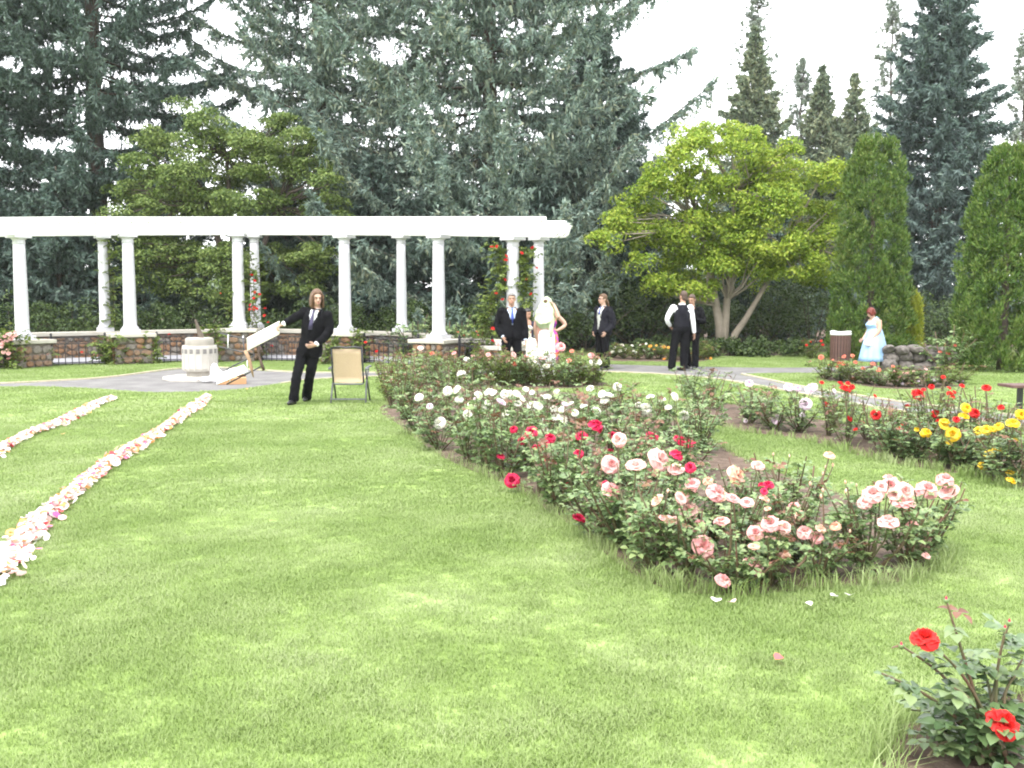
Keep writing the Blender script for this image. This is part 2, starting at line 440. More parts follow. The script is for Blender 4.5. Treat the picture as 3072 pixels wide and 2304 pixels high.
# plan of the front columns: (photo x, base y, top y, distance)
FRONT = [(22.8, 339.5, 235.0, 23.9), (130.6, 333.0, 234.3, 25.3), (239.4, 328.4, 233.7, 26.4), (345.4, 332.2, 235.2, 25.7), (438.9, 339.0, 235.3, 24.2), (512.8, 345.6, 237.2, 23.0)]
BACK = [(105.5, 331.2, 26.6), (256.0, 328.4, 27.6), (401.8, 332.0, 26.6), (538.5, 343.5, 23.9)]
fcols = []
for u, vb, vt, d in FRONT:
    b = at(u, vb, d); t = at(u, vt, d); fcols.append((Vector((b.x, b.y, 0)), b.z, t.z))
def lerp_z(y):   # base and beam height go up a little towards the middle of the arc
    y0, y1 = 23.0, 26.4; k = min(max((y - y0) / (y1 - y0), -.3), 1.2)
    return .57 + .25 * k, 3.07 + .27 * k
# a column beyond the frame on each side closes the plan of the arc
ARC = [Vector((-12.4, 21.2, 0))] + [c[0] for c in fcols] + [Vector((1.35, 21.45, 0))]
pergola = empty('pergola', (-6, 24, 0))
tag(pergola, 'long curved white pergola on round columns behind the sundial', 'pergola')
P0 = pergola.location
def col_meshes(h, r):
    base = MB().box((0, 0, .05), (r * 2.75, r * 2.75, .1)); base.lathe([(r * 1.3, .1), (r * 1.37, .12), (r * 1.3, .145), (r * 1.14, .16), (r * 1.06, .2)], 28)
    n = 8; prof = [(r * 1.06, .19)]
    for i in range(n + 1):
        k = i / n; prof.append((r * (1.02 - .16 * k ** 1.6), .2 + k * (h - .42)))
    sh = MB().lathe(prof, 28)
    hc = h - .22
    ca = MB().lathe([(r * .86, hc), (r * .93, hc + .02), (r * .93, hc + .04), (r * .88, hc + .05), (r * .88, hc + .1), (r * 1.0, hc + .11), (r * 1.18, hc + .15)], 28); ca.box((0, 0, hc + .185), (r * 2.7, r * 2.7, .07))
    return base.mesh('base'), sh.mesh('column'), ca.mesh('capital')
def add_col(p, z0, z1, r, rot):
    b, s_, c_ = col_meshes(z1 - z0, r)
    o = link('column', s_, M_colshaded, pergola, True); o.location = Vector((p.x, p.y, z0)) - P0; o.rotation_euler.z = rot
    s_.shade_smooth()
    link('base', b, M_colshaded, o); link('capital', c_, M_colshaded, o)
    return o
def tangent(i, A):
    a, b = A[max(i - 1, 0)], A[min(i + 1, len(A) - 1)]; d = (b - a).normalized(); return math.atan2(d.y, d.x)
# fieldstones: a few chunky shared shapes
def stone_mesh(seed, sx=1, sz=1, dpt=.06):
    rg = random.Random(seed); n = rg.choice((6, 7, 8)); mb = MB(); v = []
    rr = [rg.uniform(.82, 1.08) for _ in range(n)]
    for lay, (k, y) in enumerate(((.94, 0.0), (1.0, -dpt * .55), (.78, -dpt))):
        for i in range(n):
            a = 2 * math.pi * (i + .5) / n
            v.append((.5 * sx * k * rr[i] * math.cos(a) * 1.08, y + rg.uniform(-.006, .006), .5 * sz * k * rr[i] * math.sin(a) * 1.08))
    v.append((0, -dpt * 1.12, 0)); f = []
    for l_ in range(2):
        for i in range(n): f.append((l_ * n + i, l_ * n + (i + 1) % n, (l_ + 1) * n + (i + 1) % n, (l_ + 1) * n + i))
    for i in range(n): f.append((2 * n + i, 2 * n + (i + 1) % n, 3 * n))
    mb.add(v, f); me = mb.mesh('stone'); me.materials.append((M_stone, M_stone2, M_stone3)[seed % 3]); return me
STONES = [stone_mesh(i) for i in range(12)]
def stone_face(parent, origin, ux, w, h, seed, cell=.19):
    """lay uneven stones on an upright face; ux = unit vector along the face (outward = ux rotated -90 deg)"""
    rg = random.Random(seed); z = .02
    rot = math.atan2(ux.y, ux.x)
    while z < h - .06:
        rh = min(cell * rg.uniform(.7, 1.15), h - z); x = 0
        while x < w - .03:
            rw = min(cell * rg.uniform(.75, 1.6), w - x)
            if w - x - rw < .07: rw = w - x
            o = link('stone', rg.choice(STONES), None, parent)
            o.location = origin + ux * (x + rw / 2) + Vector((0, 0, z + rh / 2)); o.rotation_euler = (0, rg.uniform(-.12, .12), rot)
            o.scale = (rw * .97, rg.uniform(.7, 1.2), rh * .97)
            x += rw
        z += rh
for i, (p, zb, zt) in enumerate(fcols):
    rot = tangent(i + 1, ARC)
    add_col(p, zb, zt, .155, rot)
    pw = .98
    core = MB().box((0, 0, (zb - .09) / 2), (pw - .1, pw - .1, zb - .09)).build('pedestal', M_mortar, pergola)
    core.location = p - P0; core.rotation_euler.z = rot
    MB().box((0, 0, zb - .046), (pw + .1, pw + .1, .09)).build('cap', M_cap, core, bevel=.012)
    hw = pw / 2 - .05
    stone_face(core, Vector((-hw, -hw, 0)), Vector((1, 0, 0)), 2 * hw, zb - .09, 100 + i)
    stone_face(core, Vector((hw, -hw, 0)), Vector((0, 1, 0)), 2 * hw, zb - .09, 200 + i)
    stone_face(core, Vector((-hw, hw, 0)), Vector((0, -1, 0)), 2 * hw, zb - .09, 300 + i)
BARC = []
for i, (u, vb, d) in enumerate(BACK):
    b = at(u, vb, d); BARC.append(Vector((b.x, b.y, 0)))
BWALL = [Vector((-15.2, 22.3, 0))] + BARC + [Vector((2.7, 22.0, 0))]
for i, p in enumerate(BARC):
    zb, zt = lerp_z(p.y - 1.3); zt += .04
    zb = at(BACK[i][0], BACK[i][1], BACK[i][2]).z
    add_col(p, zb, zt, .135, tangent(i + 1, BWALL))
# beams that follow the columns
def sweep(pts, prof, z_of, closed_ends=True):
    """prof: list of (offset outward, z) ; swept along pts (level curve with local height)"""
    mb = MB(); n = len(prof); rings = []
    for i, p in enumerate(pts):
        a, b = pts[max(i - 1, 0)], pts[min(i + 1, len(pts) - 1)]; d = (b - a).normalized(); nrm = Vector((d.y, -d.x, 0))
        rings.append([Vector((p.x, p.y, z_of(p) + z)) + nrm * o for o, z in prof])
    for r in rings: mb.v += [tuple(q) for q in r]
    for i in range(len(pts) - 1):
        for k in range(n):
            a = i * n + k; b = i * n + (k + 1) % n
            mb.f.append((a, a + n, b + n, b))
    mb.f.append(tuple(range(n))); mb.f.append(tuple(reversed([(len(pts) - 1) * n + k for k in range(n)])))
    return mb
fline = smooth_poly(ARC, 6, False); bline = smooth_poly(BWALL, 8, False)
fline = [p for p in fline if p.x < 1.2 and p.x > -12.3]
bline = [p for p in bline if p.x < 2.0 and p.x > -14.5]
end = at(574, 225, 22.2); fline.append(Vector((1.05, 21.9, 0)))
fline = [p for p in fline if p.x < .55] + [Vector((.62, 22.38, 0)), Vector((.93, 22.02, 0))]
bline = [p for p in bline if p.x < .8] + [Vector((1.05, 23.45, 0))]
ztop = lambda p: lerp_z(p.y)[1]
zback = lambda p: lerp_z(p.y - 1.3)[1] + .04
def local(mb):
    mb.v = [(x - P0.x, y - P0.y, z - P0.z) for x, y, z in mb.v]; return mb
def beam(line, off, zf, w=.055, h=.265):
    return local(sweep(line, [(off - w / 2, 0), (off + w / 2, 0), (off + w / 2, h), (off - w / 2, h)], zf))
for off in (-.11, .11):
    beam(fline, off, ztop).build('beam', M_white, pergola, bevel=.006)
    beam(bline, off, zback).build('beam', M_white, pergola, bevel=.006)
# rafters across both beams
def resample(line, step):
    out = []; acc = 0; last = line[0]; out.append(last.copy())
    for p in line[1:]:
        seg = (p - last).length
        while acc + seg >= step:
            t = (step - acc) / seg; last = last.lerp(p, t); out.append(last.copy()); seg = (p - last).length; acc = 0
        acc += seg; last = p
    return out
fr = resample(fline, .42)
def nearest_on(line, p, d):
    best = min(line, key=lambda q: abs((q - p).cross(d).z) - .02 * (q - p).dot(d)); return best
bl_fine = resample(bline, .05)
for i, p in enumerate(fr):
    a, b = fr[max(i - 1, 0)], fr[min(i + 1, len(fr) - 1)]; t = (b - a).normalized(); nrm = Vector((-t.y, t.x, 0))
    if nrm.y < 0: nrm = -nrm
    q = min(bl_fine, key=lambda s_: (s_ - p).length)
    d = (q - p); ln = max(d.length, .6); d.normalize()
    z = ztop(p) + .265
    A = p - d * .29; B = p + d * (ln + .29)
    mb = MB(); sd = Vector((-d.y, d.x, 0)) * .024; hgt = .05
    def ring(P, z0, z1): return [P + sd + Vector((0, 0, z0)), P - sd + Vector((0, 0, z0)), P - sd + Vector((0, 0, z1)), P + sd + Vector((0, 0, z1))]
    rs = [ring(A, z + .02, z + hgt), ring(A + d * .12, z + .002, z + hgt), ring(B - d * .12, zback(q) + .267, zback(q) + .265 + hgt), ring(B, zback(q) + .285, zback(q) + .265 + hgt)]
    for r_ in rs: mb.v += [tuple(w - P0) for w in r_]
    for k in range(3):
        for j in range(4): mb.f.append((k * 4 + j, k * 4 + (j + 1) % 4, k * 4 + 4 + (j + 1) % 4, k * 4 + 4 + j))
    mb.f += [(3, 2, 1, 0), (12, 13, 14, 15)]
    mb.build('rafter', M_white, pergola)
for off in (-.28,):
    local(sweep(fline, [(-off - .035, .317), (-off + .035, .317), (-off + .035, .405), (-off - .035, .405)], ztop)).build('purlin', M_white, pergola)
for off in (.28,):
    local(sweep(bline, [(-off - .035, .317), (-off + .035, .317), (-off + .035, .405), (-off - .035, .405)], zback)).build('purlin', M_white, pergola)
# ornamental end boards on the open end
for p, d_, zf in ((fline[-1], (fline[-1] - fline[-2]).normalized(), ztop), (bline[-1], (bline[-1] - bline[-2]).normalized(), zback)):
    for off in (-.11, .11):
        n_ = Vector((d_.y, -d_.x, 0)); q = p + n_ * off - P0; z = zf(p)
        mb = MB(); pr = [(0, 0.0), (.16, .0), (.24, .05), (.30, .18), (.38, .265), (0, .265)]
        for s_ in (-.0275, .0275):
            for l_, zz in pr: mb.v.append(tuple(q + d_ * l_ + n_ * s_ + Vector((0, 0, z + zz))))
        m6 = len(pr); mb.f += [tuple(reversed(range(m6))), tuple(range(m6, 2 * m6))] + [(i, (i + 1) % m6, m6 + (i + 1) % m6, m6 + i) for i in range(m6)]
        mb.build('beam_end', M_white, pergola)

# ---- low stone wall behind, with its cap, and the paving in front of it
wall = empty('stone_wall', (-6, 27, 0)); tag(wall, 'low curved fieldstone wall with pale cap behind the pergola columns', 'wall')
WL = resample(smooth_poly(BWALL, 8, False), .3)
WL = [p for p in WL if p.x < .62]
def zcap(p):
    ys = [b.y for b in BARC]; zs = [at(*BACK[i]).z for i in range(4)]
    xs = [b.x for b in BARC]
    return float(np.interp(p.x, xs, zs)) - .0
WP = wall.location
def wloc(mb): mb.v = [(x - WP.x, y - WP.y, z - WP.z) for x, y, z in mb.v]; return mb
n_ = 0
mbw = sweep(WL, [(-.2, -1), (.2, -1), (.2, -.1), (-.2, -.1)], zcap); mbw.v = [(x, y, 0 if z < 0.2 else z) for x, y, z in mbw.v]
wloc(mbw).build('wall_core', M_mortar, wall)
wloc(sweep(WL, [(-.3, -.1), (.3, -.1), (.3, -.002), (-.3, -.002)], zcap)).build('cap', M_cap, wall, bevel=.012)
cap_h = zcap
bmw = MB(); rg = random.Random(5)
mi = []
for i in range(len(WL) - 1):
    a, b = WL[i], WL[i + 1]; d = (b - a).normalized(); nrm = Vector((d.y, -d.x, 0)); top = zcap(a) - .12; z = .02
    while z < top - .04:
        hh = min(rg.uniform(.12, .22), top - z); x = 0; ln = (b - a).length
        while x < ln - .02:
            ww = min(rg.uniform(.14, .3), ln - x)
            me = rg.choice(STONES); c = a + d * (x + ww / 2) + nrm * .2 + Vector((0, 0, z + hh / 2))
            n0 = len(bmw.v)
            for v in me.vertices:
                q = c + d * (v.co.x * ww * .97) - nrm * (v.co.y) + Vector((0, 0, v.co.z * hh * .97)) - WP
                bmw.v.append(tuple(q))
            for pl in me.polygons: bmw.f.append(tuple(n0 + k for k in pl.vertices)); mi.append(STONES.index(me) % 3)
            x += ww
        z += hh
me = bmw.mesh('stonework')
for m_ in (M_stone, M_stone2, M_stone3): me.materials.append(m_)
me.polygons.foreach_set('material_index', mi)
so = link('stonework', me, None, wall); so['kind'] = 'stuff'
fl2 = resample(fline, .5); pav = MB(); prev = None
for p in fl2:
    q = min(WL, key=lambda w: (w - p).length)
    row = (Vector((p.x, p.y, .04)), Vector((q.x, q.y, .125)))
    if prev: n0 = len(pav.v); pav.add([prev[0], row[0], row[1], prev[1]], [(0, 1, 2, 3)])
    prev = row
o = pav.build('paving', M_paving); o['kind'] = 'structure'

# ---- iron fence panels between the pedestals
ring_mb = MB(); pts = [(math.cos(a) * .055, 0, math.sin(a) * .055) for a in np.linspace(0, 2 * math.pi, 13)]
ring_mb.tube(pts, .006, 5, cap=False); RING = ring_mb.mesh('scroll'); RING.materials.append(M_iron)
def bar_mesh(h, r=.009):
    me = MB().box((0, 0, h / 2), (2 * r, 2 * r, h)).mesh('baluster'); me.materials.append(M_iron); return me
places = ['left of the leftmost column', 'between the first and second front columns', 'between the second and third front columns behind the sundial', 'between the third and fourth front columns behind the walking man',
          'between the fourth and fifth front columns', 'between the last two front columns behind the rose bed']
for k in range(6):
    a, b = ARC[k], ARC[k + 1]; d = (b - a).normalized(); a2, b2 = a + d * .62, b - d * .62
    if k == 0: a2 = a + d * .2
    if k == 5: b2 = b - d * .58
    L_ = (b2 - a2).length; top = .68 if k < 3 else .66
    f = empty('iron_fence', (a2.x, a2.y, 0), math.atan2(d.y, d.x))
    tag(f, 'black iron fence panel ' + places[k], 'fence', 'iron fence panels between the pedestals')
    post = MB().box((0, 0, (top + .06) / 2), (.045, .045, top + .06)); post.ell((0, 0, top + .085), (.03, .03, .035), 8, 6); pm = post.mesh('post'); pm.materials.append(M_iron)
    for x in (0, L_): o = link('post', pm, None, f); o.location.x = x
    for z in (top, top - .15, .07):
        MB().bar((.03, 0, z), (L_ - .03, 0, z), .02, .022).build('rail', M_iron, f)
    nb = int(L_ / .145); bm_ = bar_mesh(top - .16)
    for i in range(1, nb): o = link('baluster', bm_, None, f); o.location.x = L_ * i / nb
    nr = int(L_ / .125)
    for i in range(nr): o = link('scroll', RING, None, f); o.location = (.03 + (L_ - .06) * (i + .5) / nr, 0, top - .075)

# ================================================================== SUNDIAL
M_conc = mat('pale_concrete', [(.33, .31, .275), (.39, .37, .335), (.43, .41, .375)], rough=.85, scale=4, bump=.3, bscale=80)
M_concd = mat('weathered_concrete', [(.25, .232, .20), (.32, .298, .262)], rough=.9, scale=5, bump=.35, bscale=70)
M_inset = mat('grey_tile', [(.12, .115, .11), (.18, .17, .16)], rough=.6, scale=20)
M_bronze = mat('dark_bronze', [(.09, .07, .055), (.16, .13, .11)], rough=.45, scale=12, metal=.6)
sc = gnd(200.5, 379.8); sun_dial = empty('sundial', (sc.x, sc.y, .012)); tag(sun_dial, 'pale octagonal concrete sundial pedestal with bronze gnomon on its slab', 'sundial')
MB().lathe([(.80, 0), (.80, .05), (.77, .065)], 8).build('slab', M_conc, sun_dial).rotation_euler.z = R(12)
octp = lambda r: r / math.cos(math.pi / 8)
MB().lathe([(octp(.27), .06), (octp(.27), .17), (octp(.29), .18)], 8).build('foot', M_concd, sun_dial).rotation_euler.z = R(22.5)
body = MB().lathe([(octp(.315), .165), (octp(.345), .22), (octp(.345), .62), (octp(.335), .665)], 16).build('pillar', M_conc, sun_dial)
MB().lathe([(.30, .66), (.305, .67), (.305, .78), (.295, .80)], 32).build('dial_drum', M_concd, sun_dial, True)
MB().lathe([(.275, .798), (.275, .812)], 32).build('dial_plate', M_conc, sun_dial)
for i in range(16):
    a = 2 * math.pi * (i + .5) / 16
    o = MB().box((0, 0, 0), (.02, .075, .085)).build('tile', M_inset, body); rr = octp(.345) * math.cos(math.pi / 16)
    o.location = (rr * math.cos(a), rr * math.sin(a), .555); o.rotation_euler.z = a
for i in range(16):
    a = 2 * math.pi * i / 16
    o = MB().box((0, 0, 0), (.02, .02, .42)).build('rib', M_conc, body); rr = octp(.345)
    o.location = (rr * math.cos(a), rr * math.sin(a), .40); o.rotation_euler.z = a
gm = MB(); pr = [(.10, .812), (-.02, .812), (-.11, 1.16), (-.085, 1.17), (.115, .84)]
for y in (-.012, .012): gm.v += [(x, y, z) for x, z in pr]
gm.f = [(4, 3, 2, 1, 0), (5, 6, 7, 8, 9)] + [(i, (i + 1) % 5, 5 + (i + 1) % 5, 5 + i) for i in range(5)]
gm.build('gnomon', M_bronze, sun_dial).rotation_euler.z = R(-18)
sun_dial.scale = (.91, .91, 1.03)

# ================================================================== STANDING FOLDING CHAIR (seen from behind)
def weave(name, c0, c1):
    m, N, L = newmat(name); out = N.new('ShaderNodeOutputMaterial'); p = N.new('ShaderNodeBsdfPrincipled'); L.new(p.outputs[0], out.inputs[0])
    tc = N.new('ShaderNodeTexCoord'); wv = N.new('ShaderNodeTexWave'); wv.wave_type = 'BANDS'; wv.bands_direction = 'Z'; wv.inputs['Scale'].default_value = 22; wv.inputs['Distortion'].default_value = 3; wv.inputs['Detail'].default_value = 3; wv.inputs['Detail Scale'].default_value = 4
    L.new(tc.outputs['Object'], wv.inputs['Vector']); rm = ramp(N, [(0, c0), (1, c1)]); L.new(wv.outputs['Fac'], rm.inputs[0]); L.new(rm.outputs[0], p.inputs['Base Color'])
    p.inputs['Roughness'].default_value = .8; return m
M_sling = weave('tan_sling', (.36, .265, .165), (.47, .365, .245))
M_frame = mat('grey_metal_frame', [(.10, .105, .11), (.15, .155, .16)], rough=.45, scale=10, metal=.3)
M_dark = mat('dark_metal', [(.025, .025, .028), (.04, .04, .045)], rough=.4, scale=12)
cc = gnd(349.3, 403.0); ch = empty('folding_chair', (cc.x, cc.y, 0)); tag(ch, 'tan sling folding chair with grey frame standing on the lawn, seen from behind', 'chair')
def sheet(fn, nu, nv, th, name, m, parent):
    mb = MB()
    for s_ in (0, 1):
        for i in range(nu + 1):
            for j in range(nv + 1):
                p = Vector(fn(i / nu, j / nv)); mb.v.append(tuple(p + Vector((0, -th * s_, 0))))
    k = (nu + 1) * (nv + 1)
    for i in range(nu):
        for j in range(nv):
            a = i * (nv + 1) + j; q = (a, a + nv + 1, a + nv + 2, a + 1); mb.f.append(q); mb.f.append(tuple(k + w for w in reversed(q)))
    for i in range(nu):
        for j in (0, nv):
            a = i * (nv + 1) + j; mb.f.append((a, a + nv + 1, k + a + nv + 1, k + a))
    for j in range(nv):
        for i in (0, nu):
            a = i * (nv + 1) + j; mb.f.append((a, a + 1, k + a + 1, k + a))
    return mb.build(name, m, parent, True)
sheet(lambda s_, t: (-.215 + .43 * s_, -.06 - .13 * t + .03 * math.sin(math.pi * s_), .33 + .52 * t), 6, 6, .008, 'backrest', M_sling, ch)
sheet(lambda s_, t: (-.225 + .45 * s_, -.05 + .42 * t, .335 + .07 * t - .02 * math.sin(math.pi * s_)), 6, 6, .008, 'seat', M_sling, ch)
for s_ in (-1, 1):
    MB().tube([(s_ * .235, -.05, .32), (s_ * .235, -.12, .58), (s_ * .232, -.2, .87)], .013, 8).build('back_post', M_dark, ch, True)
    MB().tube([(s_ * .27, .38, 0), (s_ * .262, .12, .36), (s_ * .262, -.02, .52)], .014, 8).build('leg', M_frame, ch, True)
    MB().tube([(s_ * .272, -.10, 0), (s_ * .262, .05, .3), (s_ * .262, .30, .52)], .014, 8).build('leg', M_frame, ch, True)
    mb = MB(); mb.tube([(s_ * .285, -.10, .535), (s_ * .285, -.04, .55), (s_ * .285, .3, .56), (s_ * .285, .38, .55)], [.02, .03, .03, .022], 10, flat=.5, side=(1, 0, 0)); mb.build('armrest', M_frame, ch, True)
MB().tube([(-.236, -.2, .865), (-.12, -.205, .885), (0, -.205, .872), (.12, -.205, .885), (.236, -.2, .865)], .014, 8).build('top_rail', M_dark, ch, True)
MB().bar((-.27, -.09, .07), (.27, -.09, .07), .016, .02).build('stretcher', M_frame, ch)
MB().tube([(-.24, -.05, .315), (-.2, -.055, .30), (.2, -.055, .30), (.24, -.05, .315)], .014, 8).build('seat_rail', M_frame, ch, True)

# ================================================================== CHAIR CARRIED BY THE WALKING MAN
M_canvas = mat('cream_canvas', [(.72, .68, .58), (.80, .77, .68)], rough=.85, scale=6)
M_whitecloth = mat('white_cloth', [(.80, .80, .80), (.74, .74, .76)], rough=.85, scale=5)
M_wood_d = mat('dark_wood', [(.045, .028, .02), (.08, .05, .032)], rough=.5, scale=8)
M_wood_t = mat('tan_wood', [(.24, .15, .09), (.33, .22, .13)], rough=.6, scale=8)
zb = lambda x, y: (200 + x * .05424, 320 + y * .05424)
def za(x, y, d): return at(*zb(x, y), d)
D0 = 15.25
carried = empty('carried_folding_chair', (za(1000, 640, D0 + .2).x, D0 + .2, 0)); tag(carried, 'white canvas folding chair with dark tubes carried sideways by the walking man', 'chair')
CP0 = Vector(carried.location)
def cl(mb): mb.v = [tuple(Vector(v) - CP0) for v in mb.v]; return mb
def slab4(q, th):
    n = (q[1] - q[0]).cross(q[3] - q[0]).normalized() * th; mb = MB()
    mb.add([*q, *[p + n for p in q]], [(3, 2, 1, 0), (4, 5, 6, 7), (0, 1, 5, 4), (1, 2, 6, 5), (2, 3, 7, 6), (3, 0, 4, 7)]); return mb
cl(slab4([za(862, 345, D0 - .02), za(1465, 30, D0 - .05), za(1465, 268, D0 + .02), za(870, 575, D0 + .06)], .035)).build('back_panel', M_canvas, carried, bevel=.008)
for p, q in (((345, 490), (1010, 645)), ((370, 245), (810, 345))):
    cl(MB().tube([za(*p, D0 + .35), za(*q, D0 + .12)], .011, 8)).build('leg', M_dark, carried, True)
for p, q in (((490, 910), (1010, 650)), ((490, 1185), (1130, 855))):
    cl(MB().tube([za(*p, D0 + .10), za(*q, D0 + .10)], .011, 8)).build('leg', M_dark, carried, True)
for p, q in (((520, 270), (515, 515)), ((795, 290), (800, 480)), ((548, 880), (548, 1140)), ((872, 740), (872, 940))):
    cl(MB().tube([za(*p, D0 + .2), za(*q, D0 + .2)], .008, 6)).build('stretcher', M_whitecloth, carried, True)
cl(slab4([za(330, 990, D0 + .2), za(810, 825, D0 + .2), za(880, 940, D0 + .05), za(300, 1180, D0 + .05)], .02)).build('seat', M_whitecloth, carried, bevel=.005)
cl(MB().tube([za(1095, 490, D0 + .1), za(1075, 600, D0 + .1), za(1120, 760, D0 + .08), za(1150, 860, D0 + .08), za(1180, 930, D0 + .08)], [.018, .02, .02, .028, .02], 8)).build('armrest', M_wood_d, carried, True)
cl(MB().tube([za(1090, 480, D0 + .3), za(1130, 560, D0 + .3), za(1160, 660, D0 + .3)], .022, 8)).build('armrest', M_wood_d, carried, True)
cl(MB().tube([za(830, 560, D0 + .1), za(900, 700, D0 + .1), za(945, 880, D0 + .1), za(985, 1055, D0 + .1)], [.03, .03, .026, .008], 8)).build('armrest', M_wood_t, carried, True)
cl(MB().tube([za(790, 330, D0 + .12), za(815, 560, D0 + .12), za(1010, 648, D0 + .12)], .012, 8)).build('frame', M_dark, carried, True)

# things on the ground at the foot of the sundial
bx = gnd(232, 384.3)
o = empty('cardboard_box', (bx.x, bx.y, .008), R(18)); tag(o, 'flat brown cardboard box lying beside the sundial slab', 'box')
M_card = mat('cardboard', [(.32, .17, .08), (.42, .24, .12)], rough=.85, scale=5)
MB().box((0, 0, .06), (.52, .3, .12)).build('body', M_card, o, bevel=.004)
MB().box((.02, .25, .125), (.5, .2, .006), Matrix.Rotation(R(-25), 3, 'X')).build('flap', M_card, o)
wb = gnd(215, 383.2)
bag = MB(); rg = random.Random(9)
bag.ell((0, 0, .17), (.09, .08, .2), 12, 8); bag.ell((-.15, 0, .05), (.15, .1, .06), 12, 8); bag.ell((.07, -.02, .04), (.1, .07, .05), 12, 8); bag.ell((.05, 0, .15), (.12, .07, .1), 12, 8)
me = remesh(bag, 'cloth_heap', .02, 2)
o = link('white_cloth_heap', me, M_whitecloth); o.location = (wb.x, wb.y, .02); tag(o, 'crumpled white cloth heap at the foot of the sundial', 'cloth')

# ================================================================== LITTER BIN, STONE WALL, BENCH
M_slat = mat('brown_slats', [(.07, .035, .03), (.11, .06, .05)], rough=.65, scale=7)
M_binrim = mat('white_rim', [(.62, .62, .63), (.75, .75, .76)], rough=.5, scale=15)
bp = gnd(840, 361.2); bn = empty('litter_bin', (bp.x, bp.y, 0)); tag(bn, 'round brown slatted litter bin with white rim beside the clipped conifer', 'bin')
MB().lathe([(.215, .04), (.225, .70)], 24).build('liner', M_dark, bn)
sm = MB().box((0, 0, .36), (.032, .058, .66)).mesh('slat'); sm.materials.append(M_slat)
for i in range(22):
    a = 2 * math.pi * i / 22; o = link('slat', sm, None, bn); o.location = (.245 * math.cos(a), .245 * math.sin(a), 0); o.rotation_euler.z = a
MB().lathe([(.262, .685), (.272, .70), (.272, .735), (.255, .75), (.18, .765), (.175, .74)], 32).build('rim', M_binrim, bn, True)
# plastic bag edge crumpled over the rim
rg = random.Random(4); mb = MB()
for i in range(18):
    a = 2 * math.pi * i / 18; mb.ell((.23 * math.cos(a), .23 * math.sin(a), .76 + rg.uniform(-.01, .02)), (.045, .045, .022), 6, 5)
mb.build('bag_edge', M_whitecloth, bn, True)

M_rock = mat('grey_boulder', [(.06, .053, .047), (.12, .107, .096), (.20, .18, .163)], rough=.95, scale=4, bump=1, bscale=20)
def rock_mesh(seed, sub=2):
    rg = np.random.default_rng(seed); bm = bmesh.new(); bmesh.ops.create_icosphere(bm, subdivisions=sub, radius=.5)
    ax = rg.normal(size=(7, 3)); ax /= np.linalg.norm(ax, axis=1)[:, None]; cut = rg.uniform(.30, .46, 7)
    for v in bm.verts:
        p = np.array(v.co)
        for a_, c_ in zip(ax, cut):
            k = p @ a_
            if k > c_: p = p - a_ * (k - c_) * .85
        v.co = Vector(p * rg.uniform(.97, 1.03))
    me = bpy.data.meshes.new('stone'); bm.to_mesh(me); bm.free(); me.materials.append(M_rock); return me
ROCKS = [rock_mesh(i) for i in range(7)]
a, b = gnd(884, 371), gnd(948, 371); fw = empty('fieldstone_wall', (a.x, a.y, 0), math.atan2(b.y - a.y, b.x - a.x)); tag(fw, 'short rough grey boulder wall behind the woman in blue', 'wall')
rg = random.Random(3); Lw = (b - a).length
MB().box((Lw / 2, .28, .2), (Lw - .1, .3, .4)).build('core', M_mortar, fw)
for row, (z, hh) in enumerate(((.10, .3), (.3, .28), (.46, .2))):
    x = 0
    while x < Lw:
        w_ = rg.uniform(.28, .5) if row < 2 else rg.uniform(.25, .45)
        if row == 2 and rg.random() < .15: x += w_; continue
        o = link('stone', rg.choice(ROCKS), None, fw); o.location = (x + w_ / 2, .1 + rg.uniform(-.04, .08), z + rg.uniform(-.02, .03)); o.scale = (w_ * 1.12, rg.uniform(.4, .55), hh * rg.uniform(1.0, 1.3)); o.rotation_euler = (rg.uniform(-.3, .3), rg.uniform(-.3, .3), rg.uniform(-.4, .4))
        x += w_ * .93
bpos = at(1011, 386.6, 13.6); bench = empty('garden_bench', (bpos.x, bpos.y, 0), R(4)); tag(bench, 'end of a brown slatted garden bench at the edge of the picture', 'bench')
for k in range(4): MB().box((.8, .10 * k, bpos.z), (1.6, .085, .04)).build('slat', M_slat, bench, bevel=.005)
for x in (.3, 1.3):
    for y in (0.02, .28): MB().box((x, y, (bpos.z - .02) / 2), (.06, .06, bpos.z - .02)).build('leg', M_dark, bench)
# ================================================================== TREES
def norm(a): return a / np.maximum(np.linalg.norm(a, axis=-1, keepdims=True), 1e-9)
def spikes(P, D, L, Wd, rg, bend=.0):
    """N flat pointed blades: root P, direction D, length L, width Wd -> verts, tris"""
    n = len(P); r = norm(np.cross(D, rg.normal(size=(n, 3)))) * (Wd[:, None] * .5)
    V = np.stack([P - r * 1.15, P + r * 1.15, P + D * (L[:, None] * 1.05)], 1).reshape(-1, 3)
    return V, np.arange(n * 3).reshape(n, 3)
def trunk_mesh(h, r0, r1=.03, lean=(0, 0), seg=9, n=10, wob=.05, seed=0):
    rg = random.Random(seed); mb = MB()
    pts = [(lean[0] * (i / n) + rg.uniform(-wob, wob) * (i > 0), lean[1] * (i / n) + rg.uniform(-wob, wob) * (i > 0), h * i / n) for i in range(n + 1)]
    mb.tube(pts, [r0 * (1 - i / n) ** .8 + r1 for i in range(n + 1)], seg); return mb
M_bark = mat('spruce_bark', [(.05, .038, .03), (.09, .07, .055)], rough=.95, scale=6, bump=1, bscale=14)
M_bark2 = mat('grey_bark', [(.20, .17, .13), (.29, .25, .195)], rough=.9, scale=5, bump=.7, bscale=20)
M_spr_blue = leafmat('blue_spruce_needles', [(.055, .082, .066), (.11, .16, .13), (.18, .24, .195), (.24, .25, .16)], trans=.12, nscale=.5)
